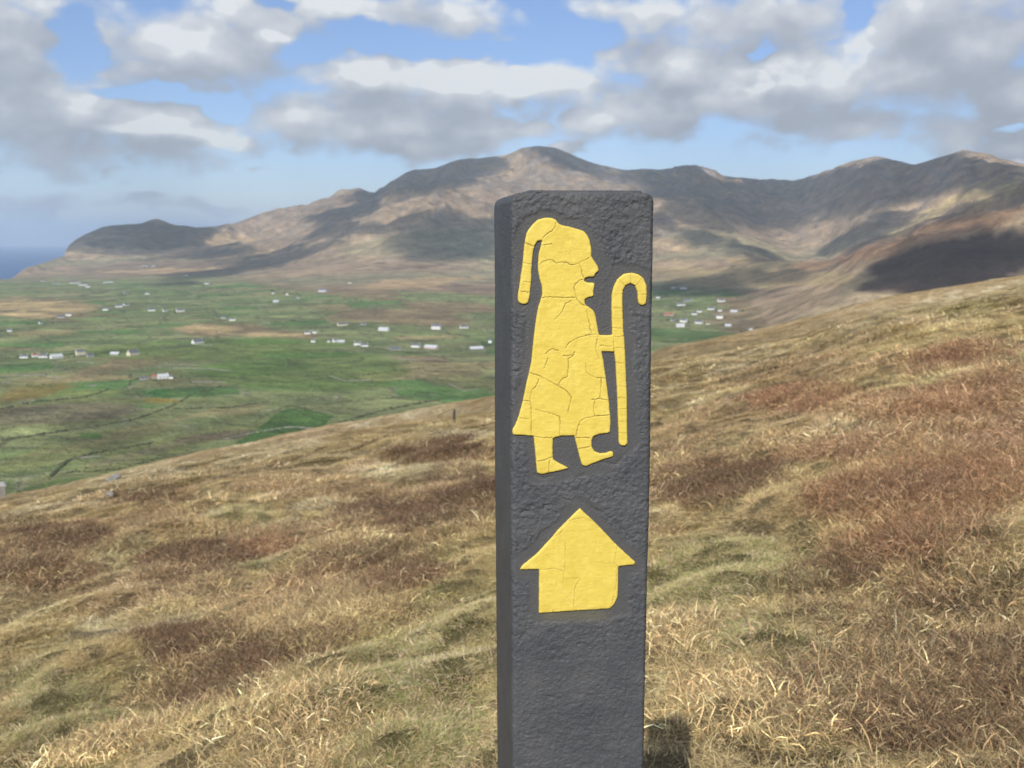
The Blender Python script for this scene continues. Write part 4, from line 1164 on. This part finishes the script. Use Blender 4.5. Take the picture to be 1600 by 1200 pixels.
def house(x, y, wpx, code, label, cat='house', tall=1.0):
    """code: wall letter, roof letter; the building stands where its foot is seen in the photograph"""
    X_, Y_, Z_, r = hit(x, y)
    Lh = max(4.5, 0.88 * wpx / FPX * r); Dp = float(np.clip(Lh * 0.5, 4.5, 8.5)); Hw = (2.7 + 0.06 * min(Lh, 20)) * tall; Hr = Dp * 0.42
    if code[1] == 'n': Hr = 0
    az = math.atan2(X_, Y_)
    root = bpy.data.objects.new('barn' if cat == 'barn' else 'ruin' if cat == 'ruin' else 'house', None)
    scene.collection.objects.link(root)
    root.location = (X_, Y_, Z_ - 0.25); root.rotation_euler = (0, 0, -az + rng.uniform(-0.8, 0.8))
    tag(root, label, cat, 'houses scattered over the valley floor' if cat == 'house' else None)
    a_, d_ = Lh / 2, Dp / 2
    if cat == 'ruin':
        mesh_obj('wall', *join([box(-a_, a_, -d_, -d_ + 0.6, 0, Hw * 0.7), box(-a_, -a_ + 0.6, -d_ + 0.602, d_ - 0.602, 0, Hw), box(a_ - 0.6, a_, -d_ + 0.602, d_ - 0.602, 0, Hw * 0.8), box(-a_, a_ * 0.3, d_ - 0.6, d_, 0, Hw * 0.6)]), m_stone, parent=root)
        return root
    v = [(-a_, -d_, 0), (a_, -d_, 0), (a_, d_, 0), (-a_, d_, 0), (-a_, -d_, Hw), (a_, -d_, Hw), (a_, d_, Hw), (-a_, d_, Hw), (-a_, 0, Hw + Hr), (a_, 0, Hw + Hr)]
    mesh_obj('wall', v, [(0, 1, 5, 4), (1, 2, 6, 9, 5), (2, 3, 7, 6), (3, 0, 4, 8, 7), (3, 2, 1, 0)], WALLS[code[0]], parent=root)
    e = 0.3; dz = e * Hr / d_
    rv = [(-a_ - e, -d_ - e, Hw - dz + .03), (a_ + e, -d_ - e, Hw - dz + .03), (a_ + e, 0, Hw + Hr + .03), (-a_ - e, 0, Hw + Hr + .03), (a_ + e, d_ + e, Hw - dz + .03), (-a_ - e, d_ + e, Hw - dz + .03)]
    rv += [(p, q, s + 0.22) for p, q, s in rv]
    rf = mesh_obj('roof', rv, [(6, 7, 8, 9), (9, 8, 10, 11), (0, 3, 2, 1), (3, 5, 4, 2), (0, 1, 7, 6), (4, 5, 11, 10), (1, 2, 8, 7), (2, 4, 10, 8), (3, 0, 6, 9), (5, 3, 9, 11)], ROOFS[code[1]], parent=root)
    if cat == 'house' and wpx >= 7:
        for s in (-1, 1):
            cx = s * (a_ - 0.6)
            mesh_obj('chimney', *box(cx - 0.45, cx + 0.45, -0.35, 0.35, Hw + Hr * 0.8, Hw + Hr + 1.1), WALLS[code[0]], parent=rf)
    if wpx >= 12:
        nwin = int(np.clip(Lh / 4, 2, 5)); floors = 2 if tall > 1.3 else 1
        for fl in range(floors):
            for i in range(nwin):
                cx = -a_ + (i + 0.5) * Lh / nwin; z0 = 0.95 + fl * Hw / 2
                if fl == 0 and i == nwin // 2:
                    mesh_obj('door', *box(cx - 0.5, cx + 0.5, -d_ - 0.04, -d_ - 0.003, 0.25, 2.3), m_door, parent=root)
                else:
                    mesh_obj('window', *box(cx - 0.6, cx + 0.6, -d_ - 0.04, -d_ - 0.003, z0, z0 + 1.25), m_glass, parent=root)
    return root


H_ = [
    (38, 560, 12, 'ws', 'white cottage, leftmost of the near farm row on the left', 1.0),
    (55, 558, 9, 'wr', 'small red-roofed house, second from the left in the near farm row', 1.1),
    (68, 559, 13, 'ws', 'white bungalow right of the small red-roofed house in the near farm row', 1.0),
    (88, 560, 18, 'wp', 'low white house with pale roof in the middle of the near farm row', 0.8),
    (126, 555, 14, 'cs', 'tall bright cream house in the near farm row', 1.7),
    (141, 558, 11, 'gs', 'grey outbuilding leaning against the right of the tall cream house', 0.9),
    (208, 555, 19, 'cs', 'large bright cream house at the right end of the near farm row', 1.2),
    (309, 537, 20, 'ws', 'white house with a dark middle just under the tan moor hump', 1.0),
    (350, 498, 10, 'gs', 'grey cottage above the tan moor hump, left of a white one', 0.9),
    (363, 501, 10, 'ws', 'white cottage above the tan moor hump, right of a grey one', 1.0),
    (282, 487, 13, 'ws', 'white house with outbuilding, rightmost of three above the green fields', 1.0),
    (258, 487, 7, 'ws', 'small white house, middle of three above the green fields', 1.0),
    (237, 486, 11, 'ws', 'white house, leftmost of three above the green fields', 1.0),
    (186, 480, 11, 'ws', 'long white house on the dark hedge line, left half of the pair', 1.0),
    (197, 478, 9, 'ws', 'white house joined at the right of the long white house on the hedge line', 1.0),
    (166, 485, 10, 'ws', 'white cottage left of and below the long pair on the hedge line', 1.0),
    (95, 497, 11, 'gs', 'grey farmhouse beside a bright white gable on the left moor edge', 0.9),
    (107, 494, 8, 'ws', 'bright white gable-fronted house right of the grey farmhouse at the moor edge', 1.5),
    (64, 506, 6, 'ws', 'tiny white house alone on the lane left of the moor edge farm', 1.0),
    (15, 518, 7, 'ws', 'tiny white house nearest the left edge of the picture', 1.0),
    (117, 443, 16, 'ws', 'long white house heading the far row near the shore', 1.0),
    (130, 446, 14, 'ws', 'white house in the middle of the far row near the shore', 1.0),
    (138, 449, 8, 'ws', 'small white house ending the far row near the shore', 1.0),
    (169, 443, 16, 'gp', 'long pale grey building right of the far shore row', 0.9),
    (88, 444, 10, 'gs', 'grey house left of the far shore row', 1.0),
    (67, 440, 7, 'gs', 'small grey house, farthest left of the shore hamlet', 1.0),
    (324, 444, 8, 'ws', 'lone white house on the far flank below the dark strip of moor', 1.0),
    (227, 417, 10, 'gp', 'pale house at the foot of the headland, left of two', 1.0),
    (240, 417, 6, 'gp', 'small pale house at the foot of the headland, right of two', 1.0),
    (291, 431, 6, 'ws', 'tiny white house high on the green slope behind the shore', 1.0),
    (255, 592, 17, 'wp', 'white farmhouse with pale roof in the nearest cluster at the left', 1.0),
    (268, 592, 6, 'ws', 'small white shed at the right end of the nearest cluster', 1.0),
    (230, 460, 7, 'ws', 'small white house on the brown rise behind the fields at the left', 1.0),
    (197, 459, 7, 'gs', 'small grey house on the brown rise behind the fields at the left', 1.0),
    (535, 509, 17, 'cs', 'cream house beside the brown field strip above the centre left fields', 0.9),
    (600, 517, 20, 'wp', 'long bright white bungalow alone in the centre left fields', 0.9),
    (682, 515, 17, 'ws', 'tall white two-storey house with chimneys left of the big post', 1.8),
    (725, 513, 14, 'ws', 'white bungalow between the tall white house and the big post', 0.9),
    (480, 522, 10, 'ws', 'white cottage at the end of the tan strip, left of a brighter one', 1.0),
    (492, 521, 8, 'ws', 'bright white cottage at the end of the tan strip', 1.2),
    (490, 535, 8, 'ws', 'small white cottage below the two cottages on the tan strip', 1.0),
    (514, 535, 5, 'ws', 'tiny white shed left of the narrow bright house', 1.0),
    (523, 535, 7, 'ws', 'narrow bright white house with a grey barn on its right', 1.6),
    (559, 540, 12, 'ws', 'tall white house, left half of the pair in the centre left fields', 1.4),
    (570, 542, 11, 'ws', 'lower white wing, right half of the pair in the centre left fields', 1.0),
    (650, 543, 16, 'ws', 'white house left of the low pink-walled house near the post', 1.1),
    (674, 545, 26, 'pp', 'long low pink-walled building with pale roof left of the post', 0.7),
    (766, 536, 6, 'ws', 'white gable touching the left side of the big post', 1.6),
    (427, 459, 5, 'ws', 'tiny white house, left in the dark wooded hamlet at centre left', 1.0),
    (449, 461, 5, 'ws', 'tiny bright house, right in the dark wooded hamlet at centre left', 1.3),
    (466, 466, 6, 'gs', 'tiny grey house below the wooded hamlet at centre left', 1.0),
    (432, 473, 12, 'gp', 'pale grey low house under the wooded hamlet at centre left', 0.8),
    (504, 456, 14, 'wb', 'white house with blue-grey roof under the foothills', 0.9),
    (547, 443, 6, 'cs', 'tiny cream house beside the dark green field under the foothills', 1.1),
    (1052, 452, 8, 'gp', 'pale house in the shaded strip right of the post, left of two', 1.0),
    (1068, 453, 11, 'gp', 'pale longer house in the shaded strip right of the post', 0.9),
    (1028, 467, 7, 'gp', 'pale house touching the right edge of the big post', 1.0),
    (1074, 471, 14, 'gs', 'grey house above the bright village right of the post', 0.9),
    (1064, 478, 14, 'ws', 'white house at the upper left of the village', 1.0),
    (1127, 472, 13, 'ws', 'white wide-gabled house at the top of the village', 1.2),
    (1111, 484, 12, 'ws', 'white bungalow under the top house of the village', 1.0),
    (1093, 488, 8, 'ws', 'small white house in the middle left of the village', 1.0),
    (1085, 492, 9, 'ws', 'white house left of the middle of the village', 1.0),
    (1125, 487, 7, 'ws', 'narrow white house above the brightest house of the village', 1.3),
    (1124, 498, 11, 'ws', 'brightest and tallest white house in the village', 1.8),
    (1147, 489, 12, 'gp', 'long pale house at the right edge of the village', 0.8),
    (1045, 493, 18, 'pr', 'low pinkish building left of the village beside the post', 0.7),
    (1052, 502, 10, 'gs', 'grey cottage at the lower left of the village', 0.9),
    (1068, 504, 12, 'ws', 'bright white two-storey house at the lower left of the village', 1.6),
    (1063, 511, 14, 'wp', 'white bungalow, lowest of the left group of the village', 0.9),
    (1092, 506, 13, 'ws', 'white cottage in the lower middle of the village', 1.1),
    (1106, 507, 6, 'cs', 'tiny cream house right of the lower middle cottage', 1.0),
    (1138, 511, 11, 'gp', 'low pale house at the lower right of the village', 0.8),
    (1173, 516, 5, 'ws', 'tiny white house alone right of the village by the moor edge', 1.2),
]
for (x, y, w_, code, lab, tall) in H_: house(x, y, w_, code, lab, 'house', tall)
for (x, y, w_, code, lab, tall) in [
        (180, 555, 14, 'gp', 'low grey barn left of the large cream house', 0.7),
        (225, 594, 12, 'gs', 'grey stone barn at the left of the nearest cluster of buildings', 0.9),
        (242, 592, 9, 'sr', 'rusty-roofed stone barn in the middle of the nearest cluster', 1.0),
        (568, 508, 12, 'gs', 'dark grey barn right of the cream house by the brown strip', 0.8),
        (533, 536, 12, 'gp', 'grey barn right of the narrow bright white house', 0.8),
        (617, 547, 18, 'gs', 'faint grey farm sheds between the white pairs in the centre fields', 0.6),
        (744, 547, 26, 'sp', 'long stone barn with pale roof just left of the big post', 0.6)]:
    house(x, y, w_, code, lab, 'barn', tall)
house(145, 604, 9, 'sn', 'roofless grey stone ruin in the green field at the left', 'ruin', 0.8)
house(506, 677, 13, 'sn', 'small roofless stone ruin at the edge of the bright green field', 'ruin', 1.2)
house(527, 622, 9, 'sn', 'pale tumbled stone ruin in the fields above the bright green field', 'ruin', 0.8)

# ------------------------------------------------------------------ hedges, bushes and banks between the fields
ico = [(0, 0, 1), (0.894, 0, 0.447), (0.276, 0.851, 0.447), (-0.724, 0.526, 0.447), (-0.724, -0.526, 0.447), (0.276, -0.851, 0.447),
       (0.724, 0.526, -0.447), (-0.276, 0.851, -0.447), (-0.894, 0, -0.447), (-0.276, -0.851, -0.447), (0.724, -0.526, -0.447), (0, 0, -1)]
icf = [(0, 1, 2), (0, 2, 3), (0, 3, 4), (0, 4, 5), (0, 5, 1), (1, 6, 2), (2, 7, 3), (3, 8, 4), (4, 9, 5), (5, 10, 1), (6, 7, 2), (7, 8, 3), (8, 9, 4), (9, 10, 5), (10, 6, 1), (11, 7, 6), (11, 8, 7), (11, 9, 8), (11, 10, 9), (11, 6, 10)]
ico = np.array(ico); icf = np.array(icf)
pts = []
nS = 260000
sa_ = (rng.random(nS) * 2 - 1) * R_(31); sr_ = np.sqrt(560 ** 2 + rng.random(nS) * (3300 ** 2 - 560 ** 2))
ci = np.clip(np.round(np.interp(sa_, az_f, np.arange(len(az_f)))).astype(int), 0, len(az_f) - 1); ri = np.clip(np.round(np.interp(sr_, r_f, np.arange(len(r_f)))).astype(int), 0, len(r_f) - 1)
_, fe = voronoi_fields(sr_ * np.sin(sa_), sr_ * np.cos(sa_), 78, 41)
pick = (fe < 0.022) & (MOORM[ri, ci] < 0.3) & (fbm(sr_ * np.sin(sa_) / 150, sr_ * np.cos(sa_) / 150, 701, 3) > -0.15)
pts.append(np.stack([sr_[pick] * np.sin(sa_[pick]), sr_[pick] * np.cos(sa_[pick]), np.full(pick.sum(), 0.9)], -1))
LINES = [([(0, 690), (75, 678), (150, 667), (215, 655), (270, 635), (300, 617), (345, 605)], 1.3), ([(75, 752), (90, 735), (105, 722), (150, 708), (200, 700), (235, 694)], 1.5),
         ([(508, 674), (530, 663), (560, 653), (600, 642), (650, 632), (690, 625)], 1.6), ([(400, 660), (428, 643), (455, 635), (500, 645)], 1.0), ([(0, 640), (60, 628), (130, 622), (170, 610)], 1.3),
         ([(100, 740), (180, 735), (260, 715)], 1.0), ([(180, 480), (230, 474), (330, 462), (420, 455)], 1.6), ([(80, 498), (140, 490), (175, 478)], 1.6), ([(145, 555), (175, 549), (215, 552)], 1.8), ([(440, 457), (470, 460)], 2.2),
         ([(410, 453), (470, 462)], 2.6), ([(1030, 516), (1100, 513), (1160, 505)], 1.2), ([(560, 542), (640, 552), (740, 548)], 1.3), ([(200, 612), (203, 596), (250, 583)], 1.2), ([(270, 640), (360, 638), (420, 628)], 1.2), ([(420, 600), (560, 588), (700, 570)], 1.0)]
for L_, s_ in LINES:
    for a_, b_ in zip(L_[:-1], L_[1:]):
        k_ = int(max(3, math.hypot(b_[0] - a_[0], b_[1] - a_[1]) / 1.6))
        for i in range(k_):
            if rng.random() < 0.35: continue
            q = (i + rng.random()) / k_; X_, Y_, Z_, r = hit(lerp(a_[0], b_[0], q), lerp(a_[1], b_[1], q))
            pts.append(np.array([[X_, Y_, s_ * (0.6 + 0.8 * rng.random())]]))
for (x, y, w_, code, lab, tall) in H_:
    X_, Y_, Z_, r = hit(x, y)
    for i in range(rng.integers(2, 7)):
        a_ = rng.uniform(0, 2 * math.pi); q = rng.uniform(9, 26)
        if math.sin(a_) * q < 0: q = -q if False else q
        pts.append(np.array([[X_ + q * math.cos(a_), Y_ + abs(q * math.sin(a_)) * 1.2 + 3, rng.uniform(1.2, 2.4)]]))
pts = np.concatenate(pts)
pa_ = np.arctan2(pts[:, 0], pts[:, 1]); prr = np.hypot(pts[:, 0], pts[:, 1]); pz = terr(pa_, prr)
nP = len(pts); S_ = 0.72 * pts[:, 2] * (0.7 + 0.6 * rng.random(nP))
VV = ico[None] * (1 + 0.35 * rng.normal(0, 1, (nP, 12, 1)).clip(-1, 1)) * S_[:, None, None] * np.stack([1.1 + 0.8 * rng.random(nP), 1.0 + 0.5 * rng.random(nP), 0.75 + 0.35 * rng.random(nP)], -1)[:, None, :]
VV = VV + np.stack([pts[:, 0], pts[:, 1], pz + S_ * 0.35], -1)[:, None, :]
FF = icf[None] + (np.arange(nP) * 12)[:, None, None]
m_hedge, t, b, _ = mat('hedge_leaves')
geo = t.n.new('ShaderNodeNewGeometry')
t.l.new(t.ramp(t.noise(geo.outputs['Position'], 0.08, 4, 0.6), [(0.3, (0.04, 0.05, 0.02)), (0.55, (0.07, 0.085, 0.032)), (0.72, (0.12, 0.10, 0.05))]), b.inputs['Base Color'])
b.inputs['Roughness'].default_value = 0.9
o = mesh_obj('hedgerows', VV.reshape(-1, 3), FF.reshape(-1, 3), m_hedge)
tag(o, 'dark hedges and bushes along the field edges and round the houses', 'hedge', kind='stuff')
print('hedge bushes', nP)

# low pale walls along lanes
wv_, wf_ = [], []
for L_ in [[(10, 588), (60, 586), (100, 593)], [(265, 575), (330, 577), (365, 581)], [(300, 597), (360, 598)], [(120, 566), (150, 568)], [(90, 726), (120, 718), (160, 714)], [(340, 690), (400, 676), (455, 668), (505, 672)], [(60, 465), (140, 460), (175, 454)],
           [(515, 588), (540, 596), (590, 594)], [(0, 600), (25, 596)], [(1030, 490), (1060, 492), (1110, 497)], [(1130, 507), (1160, 500), (1185, 494)], [(700, 600), (725, 612), (750, 608)], [(620, 560), (650, 563), (690, 560)], [(250, 545), (300, 538), (335, 541)]]:
    P_ = []
    for a_, b_ in zip(L_[:-1], L_[1:]):
        for i in range(10): P_.append(hit(lerp(a_[0], b_[0], i / 10), lerp(a_[1], b_[1], i / 10))[:3])
    P_ = np.array(P_)
    dirs = np.gradient(P_[:, :2], axis=0); nn = np.stack([-dirs[:, 1], dirs[:, 0]], -1); nn /= np.linalg.norm(nn, axis=1)[:, None] + 1e-9
    k0 = len(wv_)
    for p, n_ in zip(P_, nn):
        hgt = 0.7 + 0.5 * rng.random()
        for s, zz2 in ((-0.45, -0.5), (-0.25, hgt), (0.25, hgt), (0.45, -0.5)): wv_.append((p[0] + n_[0] * s, p[1] + n_[1] * s, p[2] + zz2))
    for i in range(len(P_) - 1):
        for s in range(3):
            q = k0 + i * 4 + s; wf_.append((q, q + 1, q + 5, q + 4))
m_wall = simple('drystone_wall', (0.24, 0.23, 0.19), sc=0.3, var=0.35)
o = mesh_obj('field_walls', wv_, wf_, m_wall)
tag(o, 'low pale drystone walls along lanes and fields of the valley', 'wall', kind='stuff')

# ------------------------------------------------------------------ cumulus overhead: volumes that throw their shadows on the mountains
SHADOWS = [(672, 280, 120, 24, 14), (560, 318, 40, 14, 20), (885, 246, 70, 11, -24), (230, 358, 120, 20, 0), (205, 386, 120, 15, 0), (330, 400, 90, 7, 5), (525, 345, 60, 8, 8), (545, 362, 60, 7, 5), (400, 414, 160, 10, 11),
           (660, 362, 90, 9, 5), (725, 382, 120, 24, 5), (1130, 318, 135, 42, -8), (1050, 288, 100, 22, -8), (1230, 305, 70, 24, 10), (1400, 300, 150, 24, 14), (1480, 268, 110, 24, -5), (1560, 280, 90, 25, -12), (1350, 275, 90, 22, 18),
           (1365, 366, 80, 12, 25), (1545, 329, 80, 11, 20), (1140, 388, 90, 8, -20), (1090, 455, 110, 11, -2), (1210, 438, 130, 5, 4), (1515, 412, 150, 28, 9), (1420, 438, 110, 16, 12), (1540, 430, 120, 22, 12), (930, 350, 90, 18, 0), (1030, 345, 30, 10, -20)]
ZC = 2300.0
cell = 55.0
cx_ = np.arange(-6500, 6500, cell); cy_ = np.arange(-3200, 7600, cell)
CX, CY = np.meshgrid(cx_, cy_)
down = -S_TO
tt = np.linspace((ZC - 1100) / S_TO[2], ZC / S_TO[2], 170)
hitT = np.full(CX.shape, np.nan)
for q in tt[::1]:
    X_ = CX + down[0] * q; Y_ = CY + down[1] * q; Z_ = ZC + down[2] * q
    tz = terr(np.arctan2(X_, Y_), np.hypot(X_, Y_))
    m_ = np.isnan(hitT) & (Z_ < tz); hitT[m_] = q
hitT = np.where(np.isnan(hitT), tt[-1], hitT)
X_ = CX + down[0] * hitT; Y_ = CY + down[1] * hitT; Z_ = ZC + down[2] * hitT
hpx, hpy = to_px(X_, Y_, Z_ - HC)
nzx = fbm(CX / 520, CY / 520, 801, 5) * 26; nzy = fbm(CX / 520 + 40, CY / 520, 802, 5) * 9
M_ = blobs(hpx + nzx, hpy + nzy, SHADOWS)
M_ = np.where((Y_ > 1200) & (np.abs(np.arctan2(X_, Y_)) < R_(33)), M_, -1)
M_ = M_ + 0.15 * fbm(CX / 300, CY / 300, 803, 4)
Tk = np.clip(M_ + 0.02, 0, 0.6) / 0.6
Tk = np.where(Tk > 0, Tk, 0)
live = Tk > 0
topz = ZC + 260 * Tk ** 0.7 * (1 + 0.4 * fbm(CX / 180, CY / 180, 804, 3)); botz = ZC - 50 * Tk ** 0.7
topz = np.maximum(topz, botz)
nrow, ncol = CX.shape
ids_t = np.arange(nrow * ncol).reshape(nrow, ncol)
ids_b = np.where(live, ids_t + nrow * ncol, ids_t)
VT = np.stack([CX, CY, np.where(live, topz, ZC)], -1).reshape(-1, 3); VB = np.stack([CX, CY, botz], -1).reshape(-1, 3)
anyl = live[:-1, :-1] | live[1:, :-1] | live[:-1, 1:] | live[1:, 1:]
ii, jj = np.nonzero(anyl)
ft = np.stack([ids_t[ii, jj], ids_t[ii, jj + 1], ids_t[ii + 1, jj + 1], ids_t[ii + 1, jj]], -1)
fb_ = np.stack([ids_b[ii, jj], ids_b[ii + 1, jj], ids_b[ii + 1, jj + 1], ids_b[ii, jj + 1]], -1)
allf = np.concatenate([ft, fb_]); allv = np.concatenate([VT, VB])
used, inv = np.unique(allf, return_inverse=True); allf = inv.reshape(-1, 4); allv = allv[used]
m_cloud = bpy.data.materials.new('cloud_volume'); m_cloud.use_nodes = True
t = NT(m_cloud.node_tree); t.n.clear(); out = t.n.new('ShaderNodeOutputMaterial'); pv = t.n.new('ShaderNodeVolumePrincipled')
pv.inputs['Color'].default_value = (0.98, 0.98, 1.0, 1); pv.inputs['Density'].default_value = 0.011; pv.inputs['Anisotropy'].default_value = 0.4
t.l.new(pv.outputs[0], out.inputs['Volume'])
# quads of the top that touch the rim share both edges with the bottom: split all into triangles to keep it closed
trif = np.concatenate([allf[:, [0, 1, 2]], allf[:, [0, 2, 3]]])
o = mesh_obj('clouds', allv, trif, m_cloud, smooth=False)
tag(o, 'broken cumulus drifting over the mountains above the picture', 'cloud', kind='stuff')

# ------------------------------------------------------------------ air
m_haze = bpy.data.materials.new('haze_air'); m_haze.use_nodes = True
t = NT(m_haze.node_tree); t.n.clear(); out = t.n.new('ShaderNodeOutputMaterial'); pv = t.n.new('ShaderNodeVolumePrincipled')
pv.inputs['Color'].default_value = (0.66, 0.83, 1.0, 1); pv.inputs['Density'].default_value = 5.6e-5; pv.inputs['Anisotropy'].default_value = 0.0
t.l.new(pv.outputs[0], out.inputs['Volume'])
zmax = float(FZ.max()) + 40
zmin = min(float(FZ.min()), -30.0) - 5
s_ = 51000.0
v, f = box(-s_, s_, -s_, s_, zmin, zmax)
o = mesh_obj('haze', v, f, m_haze)
tag(o, 'thin bluish haze between the camera and the mountains', kind='stuff')
